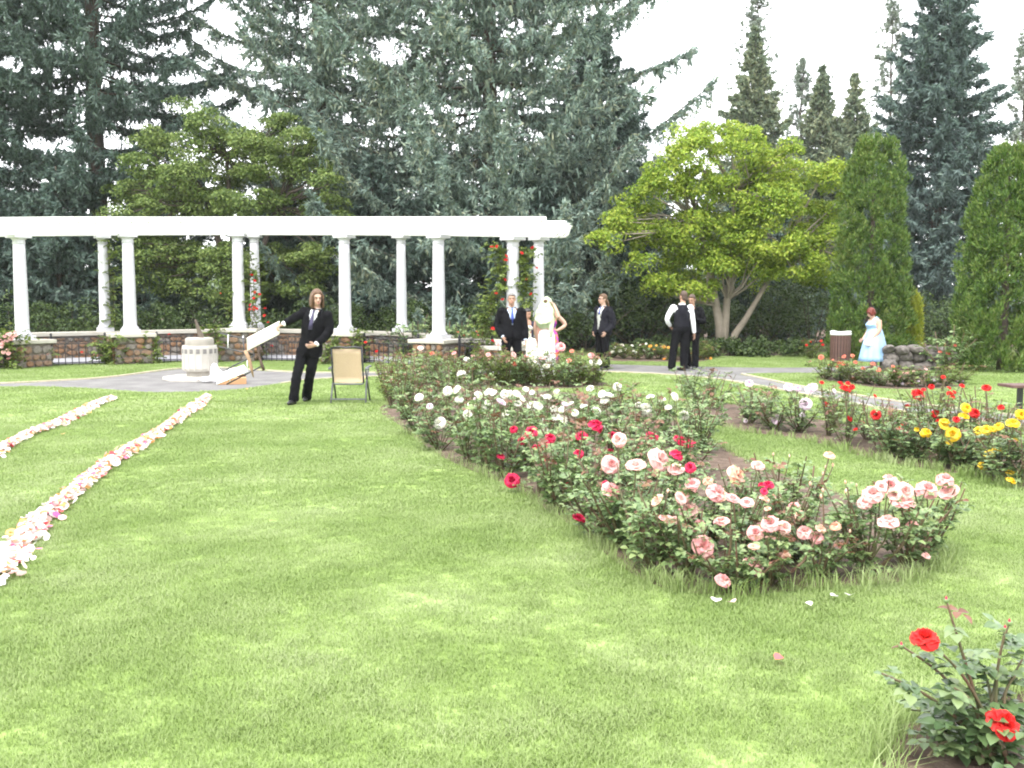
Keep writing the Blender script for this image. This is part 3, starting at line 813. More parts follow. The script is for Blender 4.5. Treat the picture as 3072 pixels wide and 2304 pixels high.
M_spr_dark = leafmat('dark_spruce_needles', [(.034, .054, .045), (.068, .104, .086), (.13, .175, .145)], trans=.12, nscale=.5)
M_fir = leafmat('blue_fir_needles', [(.042, .064, .060), (.08, .118, .110), (.14, .19, .175)], trans=.12, nscale=.5)
M_new_blue = leafmat('blue_spruce_new_growth', [(.13, .19, .165), (.20, .275, .24), (.26, .30, .21)], trans=.15, nscale=.5)
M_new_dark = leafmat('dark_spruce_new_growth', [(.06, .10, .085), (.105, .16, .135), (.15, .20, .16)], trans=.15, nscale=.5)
M_spr_gold_hazed = leafmat('gold_tipped_needles_hazed', [(.085, .125, .09), (.16, .205, .125), (.255, .265, .15)], trans=.15, nscale=.35)  # gold tips are real; all stops lightened to paint in distance haze
M_pine_hazed = leafmat('far_pine_needles_hazed', [(.11, .15, .115), (.18, .22, .17), (.26, .285, .22)], trans=.2, nscale=.4)  # needle colours lightened: fading by distance haze is painted in
def conifer(name, label, base, h, rad, matl, seed, z0=.6, whorl=.55, per=7, dens=1.0, droop=.35, up=.25, hang=.4, prof=1.0, sl=.17, sw=.06, tr=.22, group=None, top_cut=None, gap=0.0, inner=1.0, newm=None):
    """a spruce: whorls of boughs that sag and turn up at the tip; every bough carries side sprays and hanging twigs of needles"""
    rg = np.random.default_rng(seed)
    t = empty(name, base); tag(t, label, 'tree', group)
    trunk_mesh(h, tr, .02, seed=seed).build('trunk', M_bark, t, True)
    Ps, Ds, Ls, Ws = [], [], [], []; bmb = MB()
    Ms = []
    def put(P, D, l, w, tip=None):
        Ms.append(np.zeros(len(P), np.int32) if tip is None else tip.astype(np.int32)); Ps.append(P); Ds.append(D); Ls.append(sl * l * (.55 + .45 * min(1, (1 - k) * 3)) * rg.uniform(.7, 1.35, len(P))); Ws.append(sw * w * rg.uniform(.7, 1.3, len(P)))
    z = z0
    while z < h - .1:
        k = (z - z0) / (h - z0)
        if top_cut and z > top_cut: break
        Rm = rad * (1 - k) ** prof + .10
        n = max(4, int(per * (1 - .3 * k))); off = rg.uniform(0, 6.283)
        for j in range(n):
            if rg.uniform() < gap: continue
            a = off + 6.283 * j / n + rg.normal(0, .2); Lb = Rm * rg.uniform(.72, 1.12); zz = z + rg.uniform(-.25, .25) * whorl
            dx = np.array([math.cos(a), math.sin(a), 0]); sd = np.array([-math.sin(a), math.cos(a), 0])
            dr = droop * rg.uniform(.6, 1.3) * (1 - .9 * k) - .3 * k; u = up * rg.uniform(.5, 1.5); cv = rg.normal(0, .12)
            def f(s): return np.array([0, 0, zz]) + np.outer(s, dx) * Lb + np.outer(cv * s * s, sd) * Lb + np.outer(-dr * s + (dr * .5 + u) * s ** 2.4, [0, 0, 1]) * Lb
            # needles round the bough itself
            m = int((30 + 120 * Lb) * dens); s = rg.uniform(.12, 1.0, m) ** .7
            put(f(s) + rg.normal(0, .055, (m, 3)), norm(dx * .8 + rg.normal(0, .55, (m, 3)) + np.array([0, 0, .2])), 1.0, 1.0, (s > .72) & (rg.uniform(size=m) < .6))
            # side sprays, longest in the middle of the bough, and twigs that hang from them
            nb = max(4, int(10 * Lb ** .75 * dens)); sb = rg.uniform(.12, .97, nb); B = f(sb); side = rg.choice([-1., 1.], nb)
            bl = (1.05 - sb) * np.minimum(sb * 3, 1) * .52 * Lb ** .85 * rg.uniform(.5, 1.2, nb) + .1
            bd = norm(dx * rg.uniform(.45, 1.1, nb)[:, None] + sd * side[:, None] + np.outer(rg.uniform(-.25, .3, nb), [0, 0, 1]))
            q = max(5, int(11 * dens * (1 + rad * .12))); w_ = rg.uniform(0, 1, (nb, q))
            P = B[:, None] + bd[:, None] * (bl[:, None, None] * w_[:, :, None]) - np.array([0, 0, 1]) * (w_ ** 2 * bl[:, None] * .12)[:, :, None]
            put((P + rg.normal(0, .03, P.shape)).reshape(-1, 3), norm(np.repeat(bd, q, 0) + rg.normal(0, .5, (nb * q, 3))), 1.0, 1.0, ((w_ > .62) & (rg.uniform(size=w_.shape) < .6)).reshape(-1))
            if hang > 0:
                nh = max(3, int(15 * Lb * dens)); ii = rg.integers(0, nb, nh); R0 = B[ii] + bd[ii] * (bl[ii] * rg.uniform(0, 1, nh))[:, None]
                hl = hang * rg.uniform(.35, 1.2, nh); q = 9; w_ = rg.uniform(0, 1, (nh, q)); hd = norm(np.outer(np.ones(nh), [0, 0, -1]) + rg.normal(0, .22, (nh, 3)))
                P = R0[:, None] + hd[:, None] * (hl[:, None, None] * w_[:, :, None])
                put((P + rg.normal(0, .025, P.shape)).reshape(-1, 3), norm(np.repeat(hd, q, 0) + rg.normal(0, .45, (nh * q, 3))), 1.0, .95)
            st = np.linspace(.02, .96, 5); pp = f(st)
            bmb.tube([tuple(x) for x in pp], [.03 * (1 - .8 * x) * (.4 + Lb / 5) + .006 for x in st], 4, cap=False)
        # dense old twigs near the trunk
        m = int(26 * inner * Rm * dens); aa = rg.uniform(0, 6.283, m); rr = Rm * rg.uniform(.05, .6, m)
        P = np.stack([rr * np.cos(aa), rr * np.sin(aa), z + rg.uniform(-.5, .5, m) * whorl - rr * droop * .5], 1)
        put(P, norm(rg.normal(0, .5, size=(m, 3)) - np.array([0, 0, 1.])), 1.6, 1.6)
        z += whorl * rg.uniform(.8, 1.2) * (1 - .4 * k)
    P, D, L_, W_ = np.concatenate(Ps), np.concatenate(Ds), np.concatenate(Ls), np.concatenate(Ws)
    V, Fc = spikes(P, D, L_, W_, rg)
    me = mesh_np('crown', V, Fc); me.materials.append(matl); me.materials.append(newm or matl)
    me.polygons.foreach_set('material_index', np.concatenate(Ms)); link('crown', me, None, t)
    bmb.build('boughs', M_bark, t, True)
    return t
def tbase(u, d): p = at(u, 300, d); return (p.x, d, 0)
conifer('spruce_tree', 'tall blue-green spruce with long upswept boughs behind the pergola, the largest tree', tbase(490, 36), 27, 8.4, M_spr_blue, 1, z0=.5, whorl=.95, per=8, dens=.93, droop=.50, up=.36, hang=.4, prof=.62, sl=.17, sw=.056, top_cut=14.5, tr=.33, inner=3.2, newm=M_new_blue)
conifer('spruce_tree', 'blue-green spruce just left of the largest spruce, behind the green broadleaf tree', tbase(322, 38.5), 27, 6.0, M_spr_blue, 2, z0=1.0, whorl=.95, per=8, dens=.88, droop=.52, up=.34, hang=.36, prof=.55, sl=.17, sw=.056, top_cut=15.5, tr=.33, gap=.05, inner=3.0, newm=M_new_blue)
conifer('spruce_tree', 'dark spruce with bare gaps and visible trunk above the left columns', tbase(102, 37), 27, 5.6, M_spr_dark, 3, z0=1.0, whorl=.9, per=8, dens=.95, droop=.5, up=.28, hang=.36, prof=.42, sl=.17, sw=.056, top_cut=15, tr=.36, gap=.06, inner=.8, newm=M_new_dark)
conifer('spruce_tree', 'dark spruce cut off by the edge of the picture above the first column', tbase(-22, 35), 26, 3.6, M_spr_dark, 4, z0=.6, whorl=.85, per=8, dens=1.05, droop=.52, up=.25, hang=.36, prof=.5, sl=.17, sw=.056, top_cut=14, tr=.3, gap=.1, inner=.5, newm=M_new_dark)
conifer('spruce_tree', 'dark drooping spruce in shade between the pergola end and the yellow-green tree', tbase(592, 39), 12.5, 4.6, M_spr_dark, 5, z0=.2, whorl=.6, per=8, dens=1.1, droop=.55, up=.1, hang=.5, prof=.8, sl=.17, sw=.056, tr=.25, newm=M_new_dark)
conifer('fir_tree', 'dense blue-grey fir standing between the two clipped conifers', tbase(934, 40), 17.0, 4.9, M_fir, 6, z0=.2, whorl=.52, per=9, dens=.78, droop=.12, up=.22, hang=.12, prof=1.05, sl=.2, sw=.055, tr=.2, newm=M_new_dark)
for lb, u, d, h, r_, sd_ in (('young spruce behind the first gap of the pergola', 62, 33.5, 6.0, 2.3, 71), ('young spruce between the second and third columns, in deep shade', 150, 35, 6.0, 2.3, 72), ('young spruce behind the fourth front column', 372, 34, 6.5, 2.6, 73), ('young spruce behind the fifth front column', 440, 33.6, 6.5, 2.6, 74),
        ('young spruce behind the last pergola columns', 530, 34, 6.5, 2.6, 75), ('young spruce behind the man in sunglasses', 640, 35, 6.0, 2.5, 76), ('young spruce far left behind the first column', -8, 33, 5.5, 2.2, 77), ('young spruce deep behind the forked trunks', 755, 36, 6.0, 2.8, 78), ('young spruce behind the sundial', 285, 36, 6.0, 2.4, 79)):
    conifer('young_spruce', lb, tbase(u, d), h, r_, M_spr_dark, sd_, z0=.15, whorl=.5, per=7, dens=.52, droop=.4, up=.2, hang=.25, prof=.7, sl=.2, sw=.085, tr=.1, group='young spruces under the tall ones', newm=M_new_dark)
# far conifers against the sky
far = [('spruce_tree', 'far spruce with rusty brown cone-laden top above the yellow-green tree', 750, 58, 17.0, 6.0, M_spr_gold_hazed, 21, 1.15),
       ('spruce_tree', 'far gold-tipped spruce, left one of the small pair near the clipped conifer', 817, 60, 15.2, 5.6, M_spr_gold_hazed, 22, 1.15),
       ('spruce_tree', 'far gold-tipped spruce, right one of the small pair near the clipped conifer', 849, 61, 14.9, 5.4, M_spr_gold_hazed, 23, 1.15)]
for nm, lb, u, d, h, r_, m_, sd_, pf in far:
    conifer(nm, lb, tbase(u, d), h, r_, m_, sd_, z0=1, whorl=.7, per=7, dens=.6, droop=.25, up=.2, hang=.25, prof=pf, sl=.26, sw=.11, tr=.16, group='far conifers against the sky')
def pine(label, base, h, rad, seed, z0):
    """thin open pine: separate tufts on spreading limbs"""
    rg = np.random.default_rng(seed); t = empty('pine_tree', base); tag(t, label, 'tree', 'far conifers against the sky')
    trunk_mesh(h, .16, .03, seed=seed, wob=.08).build('trunk', M_bark, t, True)
    Ps, Ds, Ls, Ws = [], [], [], []; bmb = MB(); z = z0
    while z < h:
        k = (z - z0) / (h - z0); Rm = rad * (1 - k) ** .8 + .25
        for j in range(6):
            a = rg.uniform(0, 6.283); Lb = Rm * rg.uniform(.4, 1.1); up = rg.uniform(.1, .7)
            d = norm(np.array([math.cos(a), math.sin(a), up])); p0 = np.array([0, 0, z + rg.uniform(-.3, .3)])
            bmb.tube([tuple(p0), tuple(p0 + d * Lb)], [.03, .012], 4, cap=False)
            for c in range(rg.integers(3, 6)):
                cc_ = p0 + d * Lb * rg.uniform(.5, 1.05) + rg.normal(0, .14, 3); n = 26
                Ps.append(np.repeat(cc_[None], n, 0)); Ds.append(norm(rg.normal(size=(n, 3)) + np.array([0, 0, .5]))); Ls.append(rg.uniform(.16, .34, n)); Ws.append(rg.uniform(.04, .075, n))
        z += .55
    V, Fc = spikes(np.concatenate(Ps), np.concatenate(Ds), np.concatenate(Ls), np.concatenate(Ws), rg)
    link('crown', mesh_np('crown', V, Fc), M_pine_hazed, t); bmb.build('limbs', M_bark, t)
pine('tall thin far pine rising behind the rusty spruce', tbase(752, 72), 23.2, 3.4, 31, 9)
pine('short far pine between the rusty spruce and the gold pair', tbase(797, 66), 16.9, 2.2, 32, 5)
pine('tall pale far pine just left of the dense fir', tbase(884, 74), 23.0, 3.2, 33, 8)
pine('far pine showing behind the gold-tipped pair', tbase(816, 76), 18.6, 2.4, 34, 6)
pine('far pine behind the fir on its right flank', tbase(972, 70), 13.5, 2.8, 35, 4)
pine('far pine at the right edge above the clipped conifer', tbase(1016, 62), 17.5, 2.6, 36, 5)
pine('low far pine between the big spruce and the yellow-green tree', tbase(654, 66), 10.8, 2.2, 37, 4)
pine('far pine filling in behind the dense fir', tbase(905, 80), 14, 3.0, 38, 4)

# ---- broadleaf trees
def leaf_cloud(C_, Rr, n_each, rg, size, upbias=.5, flat=.6, shell=.55):
    """leaves on the skin of many small clumps: centres C_, radii Rr"""
    n = len(C_) * n_each
    d = norm(rg.normal(size=(n, 3)) + np.array([0, 0, upbias])); r = rg.uniform(shell, 1.1, n)
    c = np.repeat(C_, n_each, 0); rr = np.repeat(Rr, n_each)
    P = c + d * (rr * r)[:, None] * np.array([1, 1, flat])
    nrm = norm(d * .6 + rg.normal(0, .55, (n, 3)) + np.array([0, 0, .45]))
    ax = norm(np.cross(nrm, rg.normal(size=(n, 3)))); bx_ = np.cross(nrm, ax)
    s = size * rg.uniform(.65, 1.25, n)[:, None]
    V = np.stack([P - ax * s, P + bx_ * s * .5 - nrm * s * .12, P + ax * s, P - bx_ * s * .5 - nrm * s * .12], 1).reshape(-1, 3)
    k = np.arange(n)[:, None] * 4
    return V, np.concatenate([k + np.array([[0, 1, 2]]), k + np.array([[0, 2, 3]])], 0)
def limb_tree(name, label, base, stems, crown, matl, bark, seed, n_cl, leaves, lsize, clr, trunk_r, upbias=.55, flat=.6):
    """stems: list of polylines (local); crown: list of ellipsoids (cx,cy,cz,rx,ry,rz)"""
    rg = np.random.default_rng(seed); t = empty(name, base); tag(t, label, 'tree')
    E = np.array(crown); w = (E[:, 3] * E[:, 4] * E[:, 5]) ** .67; w /= w.sum(); pick = rg.choice(len(E), n_cl, p=w)
    d = norm(rg.normal(size=(n_cl, 3)) + np.array([0, -.35, .1])); r = rg.uniform(.2, 1, n_cl) ** .33
    Cc = E[pick, :3] + d * r[:, None] * E[pick, 3:6]; Cc = Cc[Cc[:, 2] > .3]
    Rr = clr * rg.uniform(.55, 1.35, len(Cc))
    V, Fc = leaf_cloud(Cc, Rr, leaves, rg, lsize, upbias, flat)
    mb = MB()
    for st, r0 in stems: mb.tube(st, [r0 * (1 - .6 * i / (len(st) - 1)) for i in range(len(st))], 9)
    mb.build('trunk', bark, t, True)
    bb = MB(); tips = np.array([st[-1] for st, _ in stems] + [st[len(st) // 2] for st, _ in stems])
    for c in Cc[::3]:
        j = np.argmin(np.linalg.norm(tips - c, axis=1)); a = tips[j]; m_ = (a + c) / 2 + rg.normal(0, .12, 3) - np.array([0, 0, .1])
        bb.tube([tuple(a), tuple(m_), tuple(c)], [.045, .028, .01], 5, cap=False)
    bb.build('branches', bark, t, True)
    link('crown', mesh_np('crown', V, Fc), matl, t)
    return t
M_maple = leafmat('yellow_green_leaves', [(.105, .185, .022), (.185, .28, .032), (.285, .37, .046), (.385, .43, .075)], trans=.38, nscale=.9)
M_horn = leafmat('olive_green_leaves', [(.052, .090, .024), (.10, .155, .04), (.165, .225, .06), (.22, .27, .085)], trans=.3, nscale=.8)
M_thuja = leafmat('thuja_scales', [(.030, .070, .013), (.060, .115, .020), (.11, .175, .034), (.15, .18, .05)], trans=.15, nscale=1.2)
M_goldthuja = leafmat('gold_conifer', [(.14, .19, .02), (.25, .29, .03), (.34, .34, .05)], trans=.25, nscale=1.2)
M_under = leafmat('shade_darkened_shrub_leaves', [(.022, .040, .014), (.044, .074, .022), (.085, .122, .036)], trans=.25, nscale=.9)  # greens darkened so the colour carries deep shade below the trees
mb_ = tbase(722, 30)
def loc(u, v, d, b): p = at(u, v, d); return (p.x - b[0], p.y - b[1], p.z)
limb_tree('maple_tree', 'yellow-green broadleaf tree with forked pale trunks right of the pergola', mb_,
          [([(0, 0, 0), loc(720, 325, 30, mb_), loc(716, 305, 30, mb_), loc(712, 280, 30, mb_), loc(700, 220, 30.3, mb_)], .17),
           ([(.05, 0, 0), loc(725, 325, 30, mb_), loc(727, 300, 30, mb_), loc(731, 270, 30, mb_), loc(735, 190, 30.3, mb_)], .15),
           ([(.3, .1, 0), loc(735, 334, 30, mb_), loc(745, 320, 30, mb_), loc(757, 300, 30, mb_), loc(785, 250, 30.3, mb_)], .13)],
          [(*loc(u_, v_, 30 + (0, -.7, .7, -.3)[n_ % 4], mb_), r_ * 1.05, r_ * 1.1, r_ * .72) for n_, (u_, v_, r_) in enumerate([(678, 142, 0.5), (690, 158, 0.75), (716, 138, 0.72), (746, 148, 0.75), (768, 172, 0.65), (792, 152, 0.38), (797, 176, 0.55), (832, 178, 0.5), (842, 204, 0.5), (664, 182, 0.65), (643, 202, 0.6), (702, 190, 0.85), (737, 195, 0.85), (772, 206, 0.8), (806, 220, 0.85), (832, 246, 0.7), (618, 226, 0.5), (606, 243, 0.4), (650, 237, 0.75), (690, 230, 0.85), (732, 237, 0.9), (772, 246, 0.85), (682, 266, 0.6), (716, 270, 0.7), (756, 274, 0.7), (797, 266, 0.7), (823, 278, 0.5), (634, 262, 0.42), (662, 284, 0.45), (702, 288, 0.4)])],
          M_maple, M_bark2, 41, 500, 165, .054, .34, .17)
hb_ = tbase(232, 32.5)
limb_tree('hornbeam_tree', 'broad olive-green broadleaf tree behind the middle of the pergola', hb_,
          [([(0, 0, 0), (-.1, 0, 1.5), (-.3, .1, 3), (-.8, .2, 5)], .2), ([(.1, 0, .3), (.4, 0, 1.6), (.9, .1, 3), (1.5, .1, 4.6)], .16), ([(0, 0, .5), (.1, .1, 2.5), (0, .1, 4.2), (-.1, .1, 6.3)], .14)],
          [(*loc(u_, v_, 32.5 + (0, -.8, .8, -.4)[n_ % 4], hb_), r_ * 1.1, r_ * 1.1, r_ * .6) for n_, (u_, v_, r_) in enumerate([(184, 112, 0.5), (203, 126, 0.6), (163, 142, 0.7), (196, 150, 0.8), (228, 140, 0.6), (256, 146, 0.7), (282, 124, 0.6), (300, 142, 0.6), (150, 166, 0.8), (186, 180, 0.9), (222, 172, 0.9), (262, 168, 0.9), (302, 172, 0.8), (326, 184, 0.7), (130, 196, 0.8), (166, 206, 0.9), (206, 206, 1), (246, 202, 1), (290, 206, 0.95), (330, 212, 0.8), (346, 226, 0.6), (120, 224, 0.7), (158, 236, 0.8), (150, 256, 0.8), (190, 260, 0.9), (230, 262, 0.9), (270, 262, 0.9), (310, 262, 0.8), (180, 286, 0.8), (222, 290, 0.8), (266, 290, 0.8), (300, 286, 0.7), (150, 282, 0.7)])],
          M_horn, M_bark, 42, 520, 160, .056, .38, .2, upbias=.6, flat=.5)
def thuja(label, base, h, rad, matl, seed, n=16000, two=False, name='clipped_conifer'):
    """dense upright conifer of small flat fans in rounded tufts"""
    rg = np.random.default_rng(seed); t = empty(name, base); tag(t, label, 'tree')
    trunk_mesh(h * .9, .09, .02, seed=seed, wob=.02).build('trunk', M_bark, t, True)
    prof = lambda k: (1.0 - .42 * np.asarray(k) ** 1.1) * np.where(np.asarray(k) > .70, np.maximum(1 - ((np.asarray(k) - .70) / .305) ** 2, .02) ** .62, 1)
    nc = 760; kc = rg.uniform(.005, .99, nc) ** 1.1; ac = rg.uniform(0, 6.283, nc); rc = rad * prof(kc) * np.where(np.arange(nc) % 3 == 0, rg.uniform(.5, .85, nc), rg.uniform(.84, 1.03, nc))
    rc *= 1 + .06 * np.sin(ac * 3 + kc * 9 + seed)
    Cc = np.stack([rc * np.cos(ac), rc * np.sin(ac), kc * h], 1)
    if two: k2 = kc > .8; Cc[k2, 0] += np.where(Cc[k2, 0] > .12, .18, -.05)
    ne = n // nc; d = norm(rg.normal(size=(nc * ne, 3)) + np.repeat(np.stack([np.cos(ac), np.sin(ac), np.full(nc, .5)], 1), ne, 0) * .9)
    P = np.repeat(Cc, ne, 0) + d * (rg.uniform(.02, .17, nc * ne))[:, None] * np.array([1, 1, 1.3])
    D = norm(d * .55 + rg.normal(0, .35, d.shape) + np.array([0, 0, .75]))
    V, Fc = spikes(P, D, rg.uniform(.05, .12, len(P)), rg.uniform(.022, .042, len(P)), rg)
    link('crown', mesh_np('crown', V, Fc), matl, t)
    return t
thuja('tall clipped columnar conifer beside the litter bin', tbase(870, 27.3), 5.95, 1.06, M_thuja, 51, 54000, True)
thuja('tall clipped columnar conifer at the right edge of the picture', tbase(1004, 22.8), 5.0, 1.06, M_thuja, 52, 54000)
thuja('small golden-yellow upright conifer peeking behind the tall clipped one', tbase(911, 28.6), 1.75, .27, M_goldthuja, 53, 12000, name='dwarf_conifer')
# ---- shrubs under the trees
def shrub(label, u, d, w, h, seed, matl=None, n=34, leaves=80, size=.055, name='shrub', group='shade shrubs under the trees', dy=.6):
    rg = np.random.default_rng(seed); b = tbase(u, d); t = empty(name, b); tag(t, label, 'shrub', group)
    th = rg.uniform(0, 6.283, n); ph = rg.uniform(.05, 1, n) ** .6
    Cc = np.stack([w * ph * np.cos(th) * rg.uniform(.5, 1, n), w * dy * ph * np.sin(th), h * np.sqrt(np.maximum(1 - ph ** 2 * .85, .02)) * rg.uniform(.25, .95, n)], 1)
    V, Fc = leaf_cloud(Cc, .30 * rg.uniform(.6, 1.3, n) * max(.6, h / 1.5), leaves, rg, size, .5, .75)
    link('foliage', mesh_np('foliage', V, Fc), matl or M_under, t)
    mb = MB()
    for c in Cc[::3]: mb.tube([(c[0] * .1, c[1] * .1, 0), (c[0] * .6, c[1] * .6, c[2] * .6), tuple(c)], [.02, .014, .006], 4, cap=False)
    mb.build('stems', M_bark, t)
    return t
sh = [('left edge behind the first column', 10, 30.5, 2.7, 1.8), ('behind the first gap of the pergola', 75, 31, 2.6, 1.7), ('behind the second front column', 140, 31, 2.5, 1.6), ('behind the sundial', 205, 31.5, 2.5, 1.7), ('behind the third front column', 262, 31, 2.5, 1.7),
      ('behind the walking man', 318, 31, 2.6, 1.7), ('behind the fourth front column', 372, 31, 2.5, 1.6), ('behind the fifth front column', 425, 31, 2.5, 1.7), ('behind the gap before the last columns', 478, 30.5, 2.5, 1.7), ('behind the last columns', 530, 31, 2.5, 1.6),
      ('behind the man in sunglasses', 585, 32, 2.7, 2.6), ('right of the man in sunglasses', 640, 33, 2.9, 2.8), ('behind the man in the waistcoat', 690, 33.5, 2.7, 2.6), ('right of the forked trunks', 760, 33.5, 2.7, 2.8), ('between the forked trunks and the bin', 812, 32, 2.3, 2.6), ('behind the gold dwarf conifer', 930, 33, 2.5, 1.8), ('under the fir', 968, 31, 2.1, 1.6)]
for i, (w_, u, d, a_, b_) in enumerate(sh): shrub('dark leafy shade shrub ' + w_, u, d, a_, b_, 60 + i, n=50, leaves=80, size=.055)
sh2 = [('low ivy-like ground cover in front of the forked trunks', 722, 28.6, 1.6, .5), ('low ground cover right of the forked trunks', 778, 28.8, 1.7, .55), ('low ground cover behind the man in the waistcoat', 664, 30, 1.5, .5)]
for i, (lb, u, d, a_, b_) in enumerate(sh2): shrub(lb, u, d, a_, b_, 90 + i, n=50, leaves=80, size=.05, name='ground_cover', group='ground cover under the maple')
# bare shaded floor under the trees
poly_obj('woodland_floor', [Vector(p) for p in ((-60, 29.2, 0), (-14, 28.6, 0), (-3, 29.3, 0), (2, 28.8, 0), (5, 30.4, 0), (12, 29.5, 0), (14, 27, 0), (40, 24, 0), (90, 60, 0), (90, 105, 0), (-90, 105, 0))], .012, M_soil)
# a far wooded slope closes the view below the sky
hill = []
for i in range(41):
    x = -160 + 8 * i; hill.append(x)
V = []; Fc = []
for i, x in enumerate(hill):
    zt = 3.2 + 1.6 * math.sin(x * .07) + 1.1 * math.sin(x * .19 + 1)
    V += [(x, 108, -.5), (x, 125, zt), (x, 190, zt + 1.5)]
for i in range(40):
    a_ = 3 * i; Fc += [(a_, a_ + 3, a_ + 4, a_ + 1), (a_ + 1, a_ + 4, a_ + 5, a_ + 2)]
struct('hill', mesh_np('hill', V, Fc), mat('hill_scrub', [(.04, .06, .03), (.07, .1, .05)], rough=1, scale=.3), True)
# ================================================================== ROSES
def petalmat(name, c0, c1, trans=.3):
    m, N, L = newmat(name)
    out = N.new('ShaderNodeOutputMaterial'); p = N.new('ShaderNodeBsdfPrincipled'); t = N.new('ShaderNodeBsdfTranslucent'); mx = N.new('ShaderNodeMixShader'); mx.inputs[0].default_value = trans
    g = N.new('ShaderNodeNewGeometry'); oi = N.new('ShaderNodeObjectInfo'); f = N.new('ShaderNodeMix'); f.inputs[0].default_value = .45
    L.new(g.outputs['Random Per Island'], f.inputs[2]); L.new(oi.outputs['Random'], f.inputs[3])
    rm = ramp(N, [(.15, c0), (.85, c1)]); L.new(f.outputs[0], rm.inputs[0])
    L.new(rm.outputs[0], p.inputs['Base Color']); L.new(rm.outputs[0], t.inputs['Color']); p.inputs['Roughness'].default_value = .55; p.inputs['Specular IOR Level'].default_value = .2
    L.new(p.outputs[0], mx.inputs[1]); L.new(t.outputs[0], mx.inputs[2]); L.new(mx.outputs[0], out.inputs[0]); return m
PET = {'white': petalmat('petal_white', (.74, .73, .60), (.80, .79, .74)), 'pink': petalmat('petal_pink', (.74, .34, .34), (.80, .56, .50)), 'peach': petalmat('petal_peach', (.76, .40, .28), (.80, .60, .50)),
       'red': petalmat('petal_red', (.50, .012, .016), (.66, .035, .03)), 'crimson': petalmat('petal_crimson', (.50, .010, .06), (.66, .045, .12)), 'yellow': petalmat('petal_yellow', (.74, .46, .012), (.80, .66, .10)),
       'coral': petalmat('petal_coral', (.70, .13, .09), (.80, .30, .20)), 'lavender': petalmat('petal_lavender', (.66, .48, .60), (.78, .70, .74)), 'orange': petalmat('petal_orange', (.74, .30, .04), (.80, .48, .12))}
def bloom_mesh(lod, openness, seed):
    rg = np.random.default_rng(seed); V = []; Fc = []
    layers = [(6, 1.0, 78, .95), (6, .82, 52, .92), (5, .6, 30, .9), (4, .38, 14, .85)] if lod else [(5, 1.0, 74, 1.0), (5, .75, 42, .95), (3, .45, 12, .9)]
    n = 4 if lod else 3
    for li, (k, sz, tilt, hh) in enumerate(layers):
        for j in range(k):
            a = 6.283 * (j + .5 * (li % 2)) / k + rg.uniform(-.25, .25); t = R(tilt * openness * rg.uniform(.85, 1.12)); b = len(V); w = sz * rg.uniform(.62, .8)
            if li == len(layers) - 1: w *= 1.3
            for i in range(n):
                v = i / (n - 1)
                for q in range(n):
                    u = (q / (n - 1) - .5) * 2; wid = w * math.sin(math.pi * (.12 + .62 * v)) * u
                    # cup upward then roll the lip outward
                    ang = t * (.25 + .75 * v ** .7) + (.5 * v ** 3 if li < 2 else 0); rad = sz * hh * v * math.sin(min(ang, 2.1)) * .95 + .05; z = sz * hh * v * math.cos(min(ang, 2.1)) + .55 * (1 - sz) * 0.6
                    rad -= .22 * u * u * sz * v * (.6 if li < 2 else 1.2) ; z += .13 * u * u * v + rg.normal(0, .025)
                    V.append((rad * math.cos(a) - wid * math.sin(a), rad * math.sin(a) + wid * math.cos(a), z))
            for i in range(n - 1):
                for q in range(n - 1): Fc.append((b + i * n + q, b + i * n + q + 1, b + (i + 1) * n + q + 1, b + (i + 1) * n + q))
    return mesh_np('bloom', V, np.array(Fc))
def bud_mesh(seed):
    mb = MB(); mb.lathe([(.12, -.35), (.3, -.1), (.42, .3), (.34, .75), (.16, 1.15), (.03, 1.3)], 8); return mb.mesh('bud')
BLOOMS = {}
def bloom_variant(col, lod, i):
    key = (col, lod, i)
    if key not in BLOOMS:
        me = bloom_mesh(lod, (1.0, .8, 1.12, 0, .5, .92, 1.2)[i], 300 + i) if i != 3 else bud_mesh(i)
        me.materials.append(PET[col]); me.shade_smooth(); BLOOMS[key] = me
    return BLOOMS[key]
M_rleaf = leafmat('rose_leaves', [(.065, .115, .042), (.12, .19, .066), (.18, .255, .10), (.24, .30, .115)], trans=.22, rough=.42, nscale=2.5, spec=.5)
M_rleaf_y = leafmat('light_rose_leaves', [(.06, .10, .022), (.12, .17, .035), (.20, .25, .055)], trans=.3, rough=.45, nscale=2.5, spec=.4)
M_rnew = leafmat('young_red_leaves', [(.10, .035, .022), (.17, .07, .04), (.20, .12, .06)], trans=.25, rough=.4, nscale=3, spec=.45)
M_cane = mat('rose_canes', [(.06, .085, .03), (.10, .075, .04), (.13, .05, .04)], rough=.6, scale=6)
def leaflets(P, ax, nrm, ln, wd):
    """folded pointed leaflets; P root, ax direction, nrm up-normal"""
    n = len(P); sd = np.cross(ax, nrm); l_ = ln[:, None]; w = wd[:, None]
    fold = nrm * (w * .28)
    V = np.stack([P, P + ax * l_ * .38 + sd * w * .5 + fold, P + ax * l_ * .75 + sd * w * .36 + fold * .7 - nrm * l_ * .05, P + ax * l_ - nrm * l_ * .14, P + ax * l_ * .75 - sd * w * .36 + fold * .7 - nrm * l_ * .05, P + ax * l_ * .38 - sd * w * .5 + fold, P + ax * l_ * .55], 1).reshape(-1, 3)
    k = np.arange(n)[:, None] * 7
    Fc = np.concatenate([k + np.array([[a, b, c]]) for a, b, c in ((0, 1, 6), (1, 2, 6), (2, 3, 6), (3, 4, 6), (4, 5, 6), (5, 0, 6))], 0)
    return V, Fc
